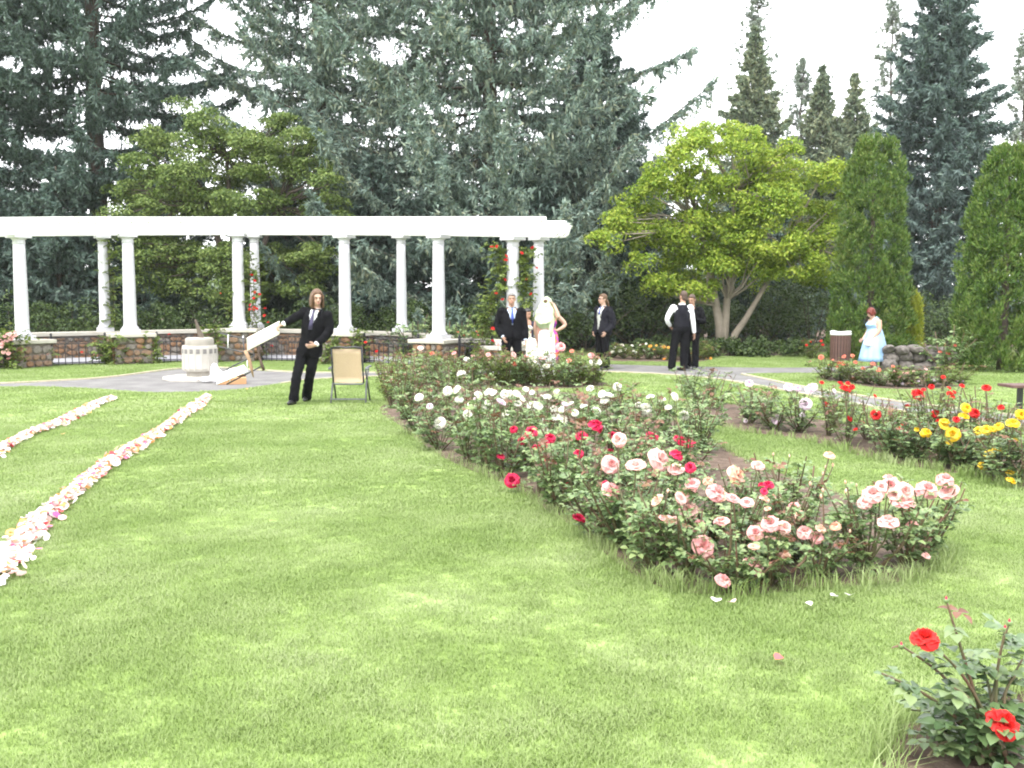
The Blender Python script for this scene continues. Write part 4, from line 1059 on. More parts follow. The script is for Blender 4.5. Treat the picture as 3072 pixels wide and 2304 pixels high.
def compound(P, D, up, rg, ln, nl=5):
    """leaf stalks at P heading D; returns leaflet roots, directions, normals, lengths"""
    n = len(P); sd = norm(np.cross(D, up)); nr = norm(np.cross(sd, D)); o = []
    for s, t, k in ((0, 1.0, 1.0), (1, .72, .9), (-1, .72, .9), (1, .38, .75), (-1, .38, .75))[:nl]:
        ax = norm(D * (1 if s == 0 else .45) + sd * s * .9 + rg.normal(0, .12, (n, 3)))
        o.append((P + D * (ln * t * 1.25)[:, None], ax, norm(nr + rg.normal(0, .2, (n, 3)) - ax * .0), ln * k))
    Pn = np.concatenate([x[0] for x in o]); A = np.concatenate([x[1] for x in o]); Nn = np.concatenate([x[2] for x in o]); L_ = np.concatenate([x[3] for x in o])
    Nn = norm(Nn - A * (Nn * A).sum(1, keepdims=True))
    return Pn, A, Nn, L_
def bush_mesh(seed, h=.7, w=.38, canes=9, leaves=150, ll=.045, low=.12, red=.08, main=None):
    rg = np.random.default_rng(seed); cb = MB(); P = []; D = []; top = []
    for i in range(canes):
        a = rg.uniform(0, 6.283); r = w * math.sqrt(rg.uniform(.05, 1)); ht = h * rg.uniform(.6, 1.08); e = np.array([r * math.cos(a), r * math.sin(a), ht]); m = e * np.array([.55, .55, .5]) + rg.normal(0, .025, 3)
        s0 = np.array([e[0] * .12, e[1] * .12, 0]); cb.tube([tuple(s0), tuple(m), tuple(e)], [.009, .007, .004], 4, cap=False)
        q = max(4, leaves // canes); s = rg.uniform(low, 1.0, q); pos = np.where(s[:, None] < .5, s0 + (m - s0) * (s[:, None] * 2), m + (e - m) * (s[:, None] * 2 - 1))
        aa = rg.uniform(0, 6.283, q); d = norm(np.stack([np.cos(aa), np.sin(aa), rg.uniform(-.25, .65, q)], 1) + np.array([math.cos(a), math.sin(a), 0]) * .35)
        P.append(pos); D.append(d); top.append(s > .86)
    P, D, top = np.concatenate(P), np.concatenate(D), np.concatenate(top)
    Pn, A, Nn, L_ = compound(P, D, np.array([0, 0, 1.]) + rg.normal(0, .25, P.shape), rg, ll * rg.uniform(.7, 1.25, len(P)))
    V, Fc = leaflets(Pn, A, Nn, L_, L_ * .68)
    me = mesh_np('foliage', V, Fc); me.materials.append(main or M_rleaf); me.materials.append(M_rnew)
    redleaf = np.tile(top & (rg.uniform(size=len(P)) < red * 5), 5); n = len(Pn)
    me.polygons.foreach_set('material_index', np.tile(redleaf.astype(np.int32), 6))
    cm = cb.mesh('canes'); cm.materials.append(M_cane)
    return me, cm, h
BV = {'near': [bush_mesh(i, .5, .28, 10, 135, .042, .10, .04) for i in range(401, 405)],
      'mid': [bush_mesh(i, .6, .33, 10, 150, .045, .10, .05) for i in range(411, 416)],
      'tall': [bush_mesh(i, .9, .30, 10, 120, .042, .15, .08, M_rleaf_y if i % 2 else M_rleaf) for i in range(421, 425)],
      'far': [bush_mesh(i, .6, .40, 10, 120, .058, .08, .05, M_rleaf_y if i % 2 else M_rleaf) for i in range(431, 434)],
      'low': [bush_mesh(i, .34, .30, 10, 130, .036, .05, .10) for i in range(441, 443)]}
NB = [0]
class Bush:
    def __init__(s, u, v, kind, bed, col=None, h=None, sc=1.0):
        s.p = gnd(u, v); s.u = u; s.kind = kind; s.bed = bed; s.col = col; s.h = h; s.sc = sc; s.bl = []
BU = []
def B(bed, kind, col, pts, h=None, sc=1.0):
    for u, v in pts: BU.append(Bush(u, v, kind, bed, col, h, sc))
B('main', 'near', 'pink', [(905, 566), (868, 574), (925, 556), (690, 578), (656, 572), (640, 556), (625, 548), (740, 570), (790, 555), (705, 548), (664, 530), (612, 528), (740, 535), (590, 522), (640, 505), (690, 510), (780, 522), (600, 540)])
B('main', 'low', 'pink', [(770, 586), (730, 588), (820, 578), (800, 560)])
B('main', 'mid', 'crimson', [(505, 478), (540, 494), (566, 504), (528, 470), (560, 478), (590, 488), (620, 486), (660, 478), (690, 472), (640, 465), (560, 512)])
B('main', 'mid', 'white', [(418, 433), (440, 450), (468, 462), (490, 470), (430, 424), (455, 436), (485, 448), (515, 458), (545, 460), (580, 462), (610, 460), (470, 424), (505, 436), (540, 440), (575, 442), (610, 440), (645, 445), (675, 446), (700, 452), (660, 432), (690, 434), (410, 418), (445, 412), (500, 418), (545, 420), (590, 424), (630, 424)])
B('main', 'tall', 'green', [(392, 408), (402, 420), (412, 404), (432, 400), (388, 402), (450, 402)], .75)
B('arc', 'far', 'pink', [(398, 386), (416, 388), (436, 388), (456, 387), (474, 386.5), (490, 386), (505, 386), (520, 386), (535, 386), (550, 386.5), (565, 387), (580, 386.5), (594, 385.5), (428, 384), (466, 383.5), (498, 383.5), (528, 383.5), (556, 384), (586, 384)], .62)
B('right', 'mid', 'lavender', [(700, 404), (692, 398), (715, 410), (748, 424), (775, 430), (800, 432), (758, 416)], .5)
B('right', 'tall', 'red', [(828, 436), (846, 446), (868, 440), (880, 452), (900, 446), (925, 450), (950, 452), (975, 456), (1000, 458), (838, 428), (935, 440), (985, 446)], .62)
B('right', 'mid', 'yellow', [(898, 458), (915, 462), (935, 466), (955, 470), (975, 472), (995, 478), (1012, 482), (1030, 486), (890, 456), (960, 460)], .42)
B('small', 'far', 'coral', [(826, 379), (840, 381), (854, 383), (868, 384), (882, 386), (896, 386.5), (912, 387), (928, 387), (944, 386), (958, 384)], .42)
B('back', 'far', 'white', [(612, 358), (624, 359), (636, 359.5), (648, 359.5)], .5)
B('back', 'far', 'orange', [(660, 359.5), (672, 360), (686, 360), (698, 360), (706, 358.5)], .5)
def addb(bed, col, size, zs, f):
    for s in zs:
        u, v = f(*s[:2]); k = s[2] if len(s) > 2 else 1.0; BL.append((bed, col, u, v, size * k, s[3] if len(s) > 3 else None))
BL = []
z4 = lambda x, y: (383.3 + .14317 * x, 350 + .14317 * y)
z5 = lambda x, y: (583.3 + .18083 * x, 433.3 + .18083 * y)
z6 = lambda x, y: (700 + .14647 * x, 350 + .14647 * y)
z8 = lambda x, y: (800 + .10127 * x, 283.3 + .10127 * y)
zk = lambda x, y: (583.3 + .0753 * x, 273.3 + .0753 * y)
z3 = lambda x, y: (383.3 + .1065 * x, 206.7 + .1065 * y)
addb('main', 'white', 4.4, [(250, 330), (450, 285, 1.1), (515, 275), (545, 165), (620, 385, 1.2), (590, 450), (395, 510, 1.4), (735, 365), (700, 400, .8), (740, 295, 1.1), (665, 315), (850, 310), (885, 310), (860, 440), (940, 380), (930, 305), (1040, 390, 1.3), (1085, 390), (1120, 345, 1.1), (1145, 330, .9), (1210, 290, .8),
    (995, 275, .8), (1250, 415), (1205, 470, 1.2), (1255, 490, 1.3), (1310, 380, .8), (1485, 430, 1.2), (1445, 268), (1530, 310), (1570, 330, 1.2), (1545, 350), (1635, 255), (1785, 385), (1835, 410, 1.5), (1865, 330), (1950, 350, .9), (1990, 400), (2035, 325, 1.1), (2100, 455, 1.1), (1130, 565, .9), (530, 345), (1540, 540, .7, 3), (1115, 495, .8, 3), (465, 540, .8, 3), (790, 250, .7, 3), (345, 330, .7, 3), (960, 345, .9), (1400, 390, .8), (1340, 440, .8), (1190, 410, .9), (770, 300, .9)], z4)
addb('main', 'lavender', 4.6, [(815, 375, 1.2), (325, 395, .8), (1265, 385, .7), (1040, 300, .7), (650, 345, .7)], z4)
addb('main', 'crimson', 5.0, [(910, 555, .9), (1035, 575, 1.3), (1165, 615, 1.2), (970, 635, .9), (1135, 655), (1080, 695, 1.2), (820, 745, .9), (1485, 530, 1.5), (1385, 615, 1.5), (1600, 600), (1870, 620, 1.3), (2070, 640, 1.4), (2140, 660, 1.2), (2045, 735, 1.5), (1780, 710), (1365, 725, 1.1), (1585, 715), (1655, 680, .9), (900, 910, 1.5), (1285, 945, .8),
    (1410, 905, .7), (1365, 1180, 1.5), (2145, 820, 1.2), (1830, 740, .9), (1130, 775, .5, 3), (990, 765, .5, 3), (1550, 935, .8), (1520, 1050, .7)], z4)
addb('main', 'crimson', 6.0, [(1020, 290), (1000, 322, .7), (985, 285, .6)], z5)
addb('main', 'pink', 9.0, [(1645, 625, .85), (1585, 800, 1.15), (1765, 830, 1.15), (1920, 765, 1.2), (2045, 855, .95), (1590, 1005, 1.3), (2155, 950, .85)], z4)
addb('main', 'pink', 9.0, [(905, 395, .9), (965, 183, .7), (605, 290, .8), (735, 330, 1.1), (820, 375, .8), (555, 345, .8), (525, 365, .8), (580, 425, 1.1), (640, 515, .9), (765, 495, .85), (660, 625, 1.3), (940, 735, 1.35), (770, 815, .95), (1165, 413, .75), (1035, 500, 1.15), (950, 550, .9), (985, 530, .9), (1110, 520, .8), (1225, 548, 1.0), (1290, 575, .7), (1600, 340, 1.15), (1555, 385, .8), (1700, 290, 1.15), (1775, 320, 1.0),
    (1750, 385, 1.1), (1800, 385, .8), (1840, 335, .8), (1900, 315, 1.2), (2000, 258, 1.1), (2030, 340, 1.1), (1685, 495, 1.15), (1815, 512, .8), (1885, 590, 1.3), (1895, 680, .55), (1690, 250, .6), (470, 480, .6), (505, 480, .5), (435, 470, .5), (1645, 300, .8), (1720, 340, .9)], z5)
addb('main', 'peach', 7.5, [(840, 235, 1.3), (420, 380, 1.0), (690, 265, .8), (312, 455, .8), (1200, 458, .7), (1310, 530, .8), (1000, 365, .7), (1045, 350, .6), (1360, 125, .7), (560, 325, .7), (760, 350, .9), (1020, 420, .5), (1395, 515, .7), (940, 640, .8), (1325, 320, .7, 3), (1315, 355, .7, 3), (1450, 325, .7, 3), (1450, 275, .6, 3), (1340, 190, .5, 3), (1325, 228, .6, 3), (1380, 180, .6, 3), (1105, 290, .7, 3), (1255, 285, .7, 3), (1510, 290, .5, 3), (1190, 610, .7, 3), (1120, 680, .7), (200, 265, .6, 3), (467, 325, .7, 3), (678, 455, .5, 3), (720, 690, .5, 3), (1050, 120, .5, 3), (1140, 130, .5, 3), (1475, 545, .5, 3)], z5)
addb('arc', 'pink', 3.0, [(350, 1330), (455, 1385, .8), (665, 1375, .8), (1180, 1445, 1.3), (1215, 1395, 1.1), (1335, 1420, 1.1), (985, 1390, .8), (1665, 1315, 1.6), (1955, 1400, 1.2), (2010, 1418, .9), (1490, 1420, 1.1), (1125, 1390, .7), (1080, 1285, .8), (1620, 1480, .8), (1735, 1450, .8), (840, 1400, .7)], z3)
addb('arc', 'white', 3.3, [(785, 1435), (735, 1570, 1.6), (1340, 1605, 1.2), (1990, 1475, 1.9), (1530, 1500, 1.1), (1470, 1390, 1.0)], z3)
addb('arc', 'coral', 2.8, [(1225, 1480, 1.2), (1350, 1535), (1740, 1450), (1770, 1355, .8), (455, 1380), (1640, 1380, .8)], z3)
addb('right', 'lavender', 4.2, [(335, 228, 1.0), (605, 255, 1.1), (665, 262, .9), (760, 262, 1.5), (722, 370, 1.5), (525, 482, 1.5), (700, 445, .7), (310, 482, .5), (915, 280, .5)], z6)
addb('right', 'red', 3.6, [(990, 268, 1.6), (960, 230, .9), (1010, 228, .7), (1038, 252, .9), (830, 228, .7), (1190, 318, .7), (860, 370, .7), (1190, 415, .6), (1200, 450, 1.5), (1020, 470, .8), (1115, 495, .5), (1062, 543, .6), (1170, 572, .9), (1378, 510, 1.3), (1415, 382, .7), (1580, 250, .9), (1490, 305, 1.7), (1455, 290, .7), (1525, 270, .7), (1700, 315, 1.4), (1660, 190, .7), (1700, 260, .6), (1735, 288, .6), (1790, 245, .7), (1955, 260, 1.2), (1608, 435, 1.3), (1690, 430, 1.0), (1625, 482, .7), (1512, 508, .7), (1750, 475, 1.0), (1875, 430, 1.5), (2055, 392, .9), (1355, 535, .6)], z6)
addb('right', 'yellow', 4.3, [(1815, 395, 1.3), (1800, 455, 1.3), (1670, 495, 1.2), (1655, 525, 1.3), (1725, 575, 1.6), (1700, 630, 1.0), (1545, 565, 1.2), (1480, 540, .6), (1900, 550, 1.1), (1955, 545, 1.2), (1990, 550, 1.1), (2040, 525, 1.3), (2135, 505, 1.4), (2190, 440, 1.2), (2145, 620, 1.0), (1975, 715, 1.2), (2045, 690, 1.3), (2020, 680, 1.0), (1930, 795, 1.1), (2120, 840, 1.2), (2120, 895, 1.3), (1520, 575, .8), (1690, 600, 1.0)], z6)
addb('small', 'coral', 2.0, [(208, 730, 1.2), (290, 820, 1.4), (435, 725), (520, 718, 1.1), (390, 790, 1.2), (430, 795), (375, 830), (550, 780), (620, 845, 1.2), (720, 795, 1.1), (775, 855, 1.2), (920, 825, 1.1), (530, 945), (325, 760, .6)], z8)
addb('small', 'pink', 1.9, [(945, 880, 1.3), (1025, 885), (1060, 885, 1.2), (1125, 880), (980, 925), (1245, 850), (1245, 895, .8)], z8)
addb('small', 'lavender', 1.8, [(725, 930), (790, 980), (1010, 990, .8), (1170, 970), (1320, 955, 1.2), (1370, 975, .9), (1560, 970, .6), (1610, 965, .6)], z8)
addb('back', 'white', 1.7, [(515, 955, 1.2), (420, 990), (390, 1045, 1.3), (485, 1030, 1.3), (650, 960, .8), (670, 1030), (695, 1050), (755, 955, .7), (805, 1025), (835, 935, .6), (560, 1010, .8)], zk)
addb('back', 'orange', 1.5, [(890, 970, 1.2), (940, 1015), (1070, 980, 1.2), (1130, 985), (1225, 1050, 1.1), (1075, 1140), (1400, 1000), (1630, 1130, .9), (1690, 1130, .9), (970, 960, .7), (1430, 1060, .9), (1550, 1110, .7)], zk)
rgB = random.Random(77)
LOST = 0
for bed, col, u, v, sz, var in BL:
    best = None
    for b in BU:
        if b.bed != bed: continue
        for dy in (0, -.18, .18):
            P = at(u, v, b.p.y + dy)
            if not (.06 if bed in ('main', 'right') else .03) < P.z < 1.45: continue
            fam = {'peach': 'pink'}.get(col, col)
            cost = abs(P.x - b.p.x) * 1.2 + (.28 if (b.col != fam) else 0) + abs(P.z - (b.h or {'near': .5, 'mid': .5, 'tall': .8, 'far': .55, 'low': .3}[b.kind])) * .7 + .02 * len(b.bl) + abs(dy) * .3
            if best is None or cost < best[0]: best = (cost, b, P)
    if best is None: LOST += 1; print('lost', bed, col, round(u), round(v)); continue
    best[1].bl.append((best[2], col, sz, var))
ORD = ['first', 'second', 'third', 'fourth', 'fifth', 'sixth', 'seventh', 'eighth', 'ninth', 'tenth', 'eleventh', 'twelfth', 'thirteenth', 'fourteenth', 'fifteenth', 'sixteenth', 'seventeenth', 'eighteenth', 'nineteenth', 'twentieth',
       'twenty-first', 'twenty-second', 'twenty-third', 'twenty-fourth', 'twenty-fifth', 'twenty-sixth', 'twenty-seventh', 'twenty-eighth', 'twenty-ninth', 'thirtieth', 'thirty-first', 'thirty-second']
BEDNAME = {'main': 'the large curved bed', 'arc': 'the low bed before the bride', 'right': 'the long bed beside the path', 'small': 'the small bed by the bin', 'back': 'the bed behind the path'}
COLNAME = {'pink': 'pink-flowered', 'peach': 'pink-flowered', 'crimson': 'crimson-flowered', 'white': 'white-flowered', 'red': 'red-flowered', 'yellow': 'yellow-flowered', 'coral': 'coral-flowered', 'lavender': 'pale lavender-flowered', 'orange': 'orange-flowered', None: 'flowerless'}
cls = {}
for b in BU:
    cnt = {}
    for _, c_, _, _ in b.bl: c_ = {'peach': 'pink'}.get(c_, c_); cnt[c_] = cnt.get(c_, 0) + 1
    b.c = max(cnt, key=cnt.get) if cnt else None
    cls.setdefault((b.bed, b.c), []).append(b)
for (bed, c_), L_ in cls.items():
    L_.sort(key=lambda b: b.p.x / b.p.y)
    for i, b in enumerate(L_):
        b.label = (f'{ORD[i]} {COLNAME[c_]} rose bush from the left in {BEDNAME[bed]}' if len(L_) > 1 else f'the only {COLNAME[c_]} rose bush in {BEDNAME[bed]}')
def put_bloom(parent, P, base, col, sz, var, d, rg, sc=1.0):
    """sz = radius in photo pixels -> metres at distance d"""
    r = sz * d / F; lod = sz > 3.2
    i = var if var is not None else rg.choice((0, 0, 1, 2, 4, 5, 6)) 
    if var is None and sz < 2.2: i = rg.choice((0, 1))
    o = link('bud' if i == 3 else 'bloom', bloom_variant(col, lod, i), None, parent)
    o.location = (P - base) / sc; k = (r * .62 if i == 3 else r * 1.1 * rg.uniform(.9, 1.12)) / sc; o.scale = (k, k, k * .92)
    o.rotation_euler = (rg.uniform(-.1, 1.15), rg.uniform(-.6, .6), rg.uniform(-3, 3)) if i != 3 and False else (rg.uniform(.05, 1.15), rg.uniform(-.6, .6), rg.uniform(-.7, .7)) if i != 3 else (rg.uniform(-.2, .2), rg.uniform(-.2, .2), rg.uniform(0, 6))
    return o
for n_, b in enumerate(BU):
    rg = random.Random(1000 + n_)
    fo, ca, h0 = BV[b.kind][n_ % len(BV[b.kind])]
    zs = sorted(p.z for p, *_ in b.bl); hh = b.h or h0
    if zs: hh = .5 * hh + .5 * min(max(zs[len(zs) // 2] * .98, .3), 1.0)
    t = empty('rose_bush', (b.p.x, b.p.y, .008), rg.uniform(0, 6.28)); t.rotation_euler.z = 0
    tag(t, b.label, 'rose bush', 'rose bushes in ' + BEDNAME[b.bed])
    rot = rg.uniform(0, 6.28); k = hh / h0 * rg.uniform(.92, 1.08); kw = b.sc * rg.uniform(.95, 1.2)
    f = link('foliage', fo, None, t); f['kind'] = 'stuff'; f.rotation_euler.z = rot; f.scale = (kw, kw, k)
    c_ = link('canes', ca, None, t); c_.rotation_euler.z = rot; c_.scale = (kw, kw, k)
    if b.bl:
        mb = MB(); base = Vector((b.p.x, b.p.y, .008)); lp, ld = [], []
        for P, col, sz, var in b.bl:
            put_bloom(t, P, base, col, sz, var, P.y, rg)
            q = P - base; s0 = Vector((q.x * .25, q.y * .25, min(.12, q.z * .3))); m = s0.lerp(q, .5) + Vector((rg.uniform(-.03, .03), rg.uniform(-.03, .03), 0))
            mb.tube([s0, m, q - Vector((0, 0, .006))], [.006, .0045, .0035], 4, cap=False)
            for _ in range(5):
                x = rg.uniform(.35, .93); lp.append(tuple(s0.lerp(q, x))); a = rg.uniform(0, 6.28); ld.append((math.cos(a), math.sin(a), rg.uniform(-.1, .5)))
        mb.build('stems', M_cane, t)
        lp, ld = np.array(lp), norm(np.array(ld)); rgn = np.random.default_rng(n_)
        Pn, A, Nn, LL = compound(lp, ld, np.array([0, 0, 1.]) + rgn.normal(0, .25, lp.shape), rgn, .038 * rgn.uniform(.7, 1.2, len(lp)))
        V, Fc = leaflets(Pn, A, Nn, LL, LL * .68); lf = link('stem_leaves', mesh_np('stem_leaves', V, Fc), M_rleaf, t); lf['kind'] = 'stuff'
print('BLOOMS', len(BL), 'lost', LOST, 'bushes', len(BU))

# ---- climbing roses on the columns and fence
def climber(label, path, width, n_leaf, blooms, col, seed, d, sz, leafm, canes=3):
    """path: photo points up the support at distance d"""
    n_leaf = int(n_leaf * 2.2); rg = np.random.default_rng(seed); pts = [at(u, v, d) for u, v in path]; base = Vector((pts[0].x, d, 0)); t = empty('climbing_rose', base); tag(t, label, 'climbing rose', 'climbing roses on the pergola')
    pts = [base.copy()] + pts; mb = MB(); lp = []
    seg = [(b - a).length for a, b in zip(pts[:-1], pts[1:])]; tot = sum(seg)
    def along(x):
        x *= tot
        for a, b, l_ in zip(pts[:-1], pts[1:], seg):
            if x <= l_: return a.lerp(b, x / l_)
            x -= l_
        return pts[-1]
    for c in range(canes):
        P = [along(x) + Vector((rg.normal(0, width * .5), rg.normal(0, .08), 0)) - base for x in np.linspace(0, rg.uniform(.7, 1), 8)]
        mb.tube(P, [.012 - .001 * i for i in range(8)], 5, cap=False)
    mb.build('canes', M_cane, t)
    for i in range(n_leaf):
        p = along(rg.uniform(.03, 1)) - base; lp.append((p.x + rg.normal(0, width), p.y + rg.normal(0, .12) - .06, max(p.z + rg.normal(0, .08), .05)))
    lp = np.array(lp); ld = norm(np.stack([rg.normal(size=n_leaf), rg.normal(size=n_leaf) - .3, rg.uniform(-.6, .5, n_leaf)], 1))
    Pn, A, Nn, LL = compound(lp, ld, np.array([0, 0, 1.]) + rg.normal(0, .3, lp.shape), rg, .085 * rg.uniform(.7, 1.3, n_leaf))
    V, Fc = leaflets(Pn, A, Nn, LL, LL * .75); f = link('foliage', mesh_np('foliage', V, Fc), leafm, t); f['kind'] = 'stuff'
    rgs = random.Random(seed)
    for u, v, *k in blooms: put_bloom(t, at(u, v, d - .25), base, col, sz * (k[0] if k else 1), None, d, rgs)
    return t
z2 = lambda x, y: (166.7 + .1055 * x, 273.3 + .1055 * y)
z5b = lambda x, y: (.07835 * x, 300 + .07835 * y)
climber('climbing rose with red blooms on the third front column', [(255, 318), (254, 300), (253, 285), (252, 270), (249, 252)], .11, 110, [z2(*p) for p in [(805, 15), (835, 70), (705, 68), (835, 180), (880, 198), (790, 300), (830, 325), (785, 340), (820, 342), (855, 335), (930, 335), (925, 400), (960, 465), (680, 465), (995, 685), (825, 235)]], 'red', 501, 26.6, 1.5, M_rleaf_y)
climber('small leafy climber left of the third front column', [(238, 322), (232, 300), (233, 290)], .10, 36, [z2(510, 190)], 'red', 502, 26.6, .9, M_rleaf_y, 2)
climber('climbing rose with red blooms on the left side of the last front column', [(482, 345), (485, 325), (490, 305), (500, 285), (501, 265), (496, 246)], .13, 170, [z3(*p) for p in [(1020, 375), (1065, 375), (1155, 465), (1150, 500), (1140, 685), (1060, 815), (1120, 870), (1030, 1145), (1030, 1260)]], 'red', 503, 23.1, 1.9, M_rleaf_y)
climber('climbing rose with red blooms on the right side of the last front column', [(526, 335), (525, 310), (526, 290), (525, 270), (526, 248)], .11, 180, [z3(*p) for p in [(1400, 385), (1300, 435), (1440, 575), (1345, 680), (1385, 820)]], 'red', 504, 23.1, 1.7, M_rleaf_y)
climber('pink climbing rose over the fence beside the leftmost pedestal', [(6, 360), (6, 345), (8, 338), (14, 332)], .22, 110, [z5b(*p) for p in [(200, 410), (130, 445), (160, 465), (205, 445), (80, 525), (40, 550), (30, 565), (5, 515), (130, 490), (105, 640), (45, 665), (110, 685), (110, 760), (100, 435), (150, 510), (60, 470), (20, 590)]], 'pink', 505, 23.3, 2.3, M_rleaf_y)
climber('little pink climbing rose on the fence right of the leftmost pedestal', [(46, 362), (47, 352), (46, 346)], .06, 26, [z5b(*p) for p in [(575, 715), (605, 665), (610, 695), (615, 745), (570, 610), (590, 640)]], 'pink', 506, 24.2, 1.7, M_rleaf_y, 2)
climber('green climber with one red rose on the fence left of the second pedestal', [(112, 361), (112, 350), (114, 338)], .2, 90, [z5b(1045, 665)], 'red', 507, 24.8, 1.4, M_rleaf_y, 3)
climber('green climber on the fence right of the second pedestal', [(152, 360), (152, 348), (151, 338)], .13, 60, [z5b(2160, 440)], 'red', 508, 25.3, 1.6, M_rleaf_y, 2)
climber('leafy vine winding up the leftmost rear column', [(110, 330), (112, 310), (110, 290), (111, 270), (110, 250), (108, 240)], .10, 90, [], 'red', 509, 26.7, 1, M_rleaf_y)
climber('green climber with a red rose on the fence before the fourth front column', [(327, 362), (328, 352), (331, 340)], .12, 46, [z2(1885, 655), z2(1990, 740)], 'red', 510, 25.0, 1.4, M_rleaf_y, 2)
climber('yellowish leafy shoots behind the sundial', [(213, 352), (215, 340), (216, 326)], .14, 46, [], 'red', 511, 25.6, 1, M_rleaf_y, 2)
climber('small green climber right of the fourth front column', [(356, 356), (356, 345), (357, 332)], .13, 40, [], 'red', 512, 25.2, 1, M_rleaf_y, 2)
# loose shrub roses behind the last gap of the pergola
for i, (u, v, lb) in enumerate([(455, 349, 'coral shrub rose between the last two front columns, left one'), (472, 350, 'coral shrub rose between the last two front columns, right one'), (412, 346, 'yellow-green shrub left of the fifth front column'), (812, 352, 'red shrub rose at the foot of the clipped conifer'), (948, 368, 'coral shrub rose against the clipped conifer at the picture edge')]):
    d = {0: 25.4, 1: 25.2, 2: 26.2, 3: 27.0, 4: 22.0}[i]; p = at(u, v, d); fo, ca, h0 = BV['far'][1 if i < 3 else i % 3]
    t = empty('shrub_rose', (p.x, d, .0)); tag(t, lb, 'rose bush'); k = (1.9, 1.7, 1.9, .9, 1.6)[i]
    f = link('foliage', fo, None, t); f['kind'] = 'stuff'; f.scale = (k * 1.1, k, k); c_ = link('canes', ca, None, t); c_.scale = (k * 1.1, k, k); rg = random.Random(i)
    bl = [[z3(800, 1200), z3(700, 1180)], [z3(880, 1170), z3(890, 1205), z3(760, 1210)], [], [z8(65, 610), z8(105, 580), z8(210, 570), z8(225, 608)], [z8(1425, 610), z8(1460, 690), z8(1530, 610), z8(1385, 680)]][i]
    for q in bl: put_bloom(t, at(*q, d - .3), Vector((p.x, d, 0)), 'red' if i == 3 else 'coral', 1.3 if i < 4 else 1.8, None, d, rg)

# ---- the red rose bush nearest the camera: every leaf is its own piece
z7 = lambda x, y: (833.3 + .12137 * x, 566.7 + .12137 * y)
nb_p = Vector((1.66, 3.36, .008)); nbush = empty('rose_bush', nb_p); tag(nbush, 'red rose bush in the near corner with two open scarlet blooms', 'rose bush')
def leaf_obj_mesh(seed, nl, m_):
    rg = np.random.default_rng(seed); P = np.zeros((1, 3)); D = np.array([[1., 0, 0]])
    Pn, A, Nn, LL = compound(P, D, np.array([[0, 0, 1.]]), rg, np.array([1.0]), nl); 
    # finer leaflets with a rounded outline
    V, Fc = [], []
    for p, a, n, l_ in zip(Pn, A, Nn, LL):
        sd = np.cross(a, n); b = len(V); K = 6
        for i in range(K + 1):
            s = i / K; w = .37 * math.sin(math.pi * s ** .8) * l_ * (1 if i < K else 0) + .004; c = p + a * l_ * s - n * l_ * .16 * s * s
            V += [c - sd * w + n * w * .35, c, c + sd * w + n * w * .35]
        for i in range(K):
            for j in range(2): q = b + i * 3 + j; Fc.append((q, q + 3, q + 4, q + 1))
    b = len(V); V += [(0, .012, 0), (0, -.012, 0), (1.2, -.01, 0), (1.2, .01, 0)]; Fc.append((b, b + 1, b + 2, b + 3))
    me = mesh_np('leaf', V, np.array(Fc)); me.materials.append(m_); me.shade_smooth(); return me
M_nleaf = leafmat('near_rose_leaves', [(.050, .092, .036), (.088, .145, .056), (.135, .20, .082), (.18, .235, .095)], trans=.2, rough=.36, nscale=6, objrand=.5, spec=.6)
LM = [leaf_obj_mesh(i, 5, M_nleaf) for i in range(3)] + [leaf_obj_mesh(7, 3, M_nleaf)]; LR = [leaf_obj_mesh(9, 3, M_rnew), leaf_obj_mesh(10, 3, M_rnew)]
ends = [(755, 600, 'bloom'), (1390, 1300, 'bloom'), (930, 275, 'bud'), (1450, 460, 'bud'), (1415, 510, 'bud'), (560, 650, 'bud'), (815, 1350, 'bud'), (1560, 760, None), (1500, 900, None), (400, 880, None), (1180, 740, None), (640, 1180, None), (1000, 1000, None), (900, 1500, None), (1300, 1500, None), (1500, 1250, None), (780, 1560, None), (1100, 1250, None), (1200, 1650, None)]
rg = random.Random(55); mb = MB(); nleaf = 0
def leafat(p, d, s, m_=None):
    global nleaf
    o = link('leaf', m_ or rg.choice(LM), None, nbush); o.location = p; o.scale = (s, s, s)
    o.rotation_euler = Vector(d).to_track_quat('X', 'Z').to_euler(); nleaf += 1
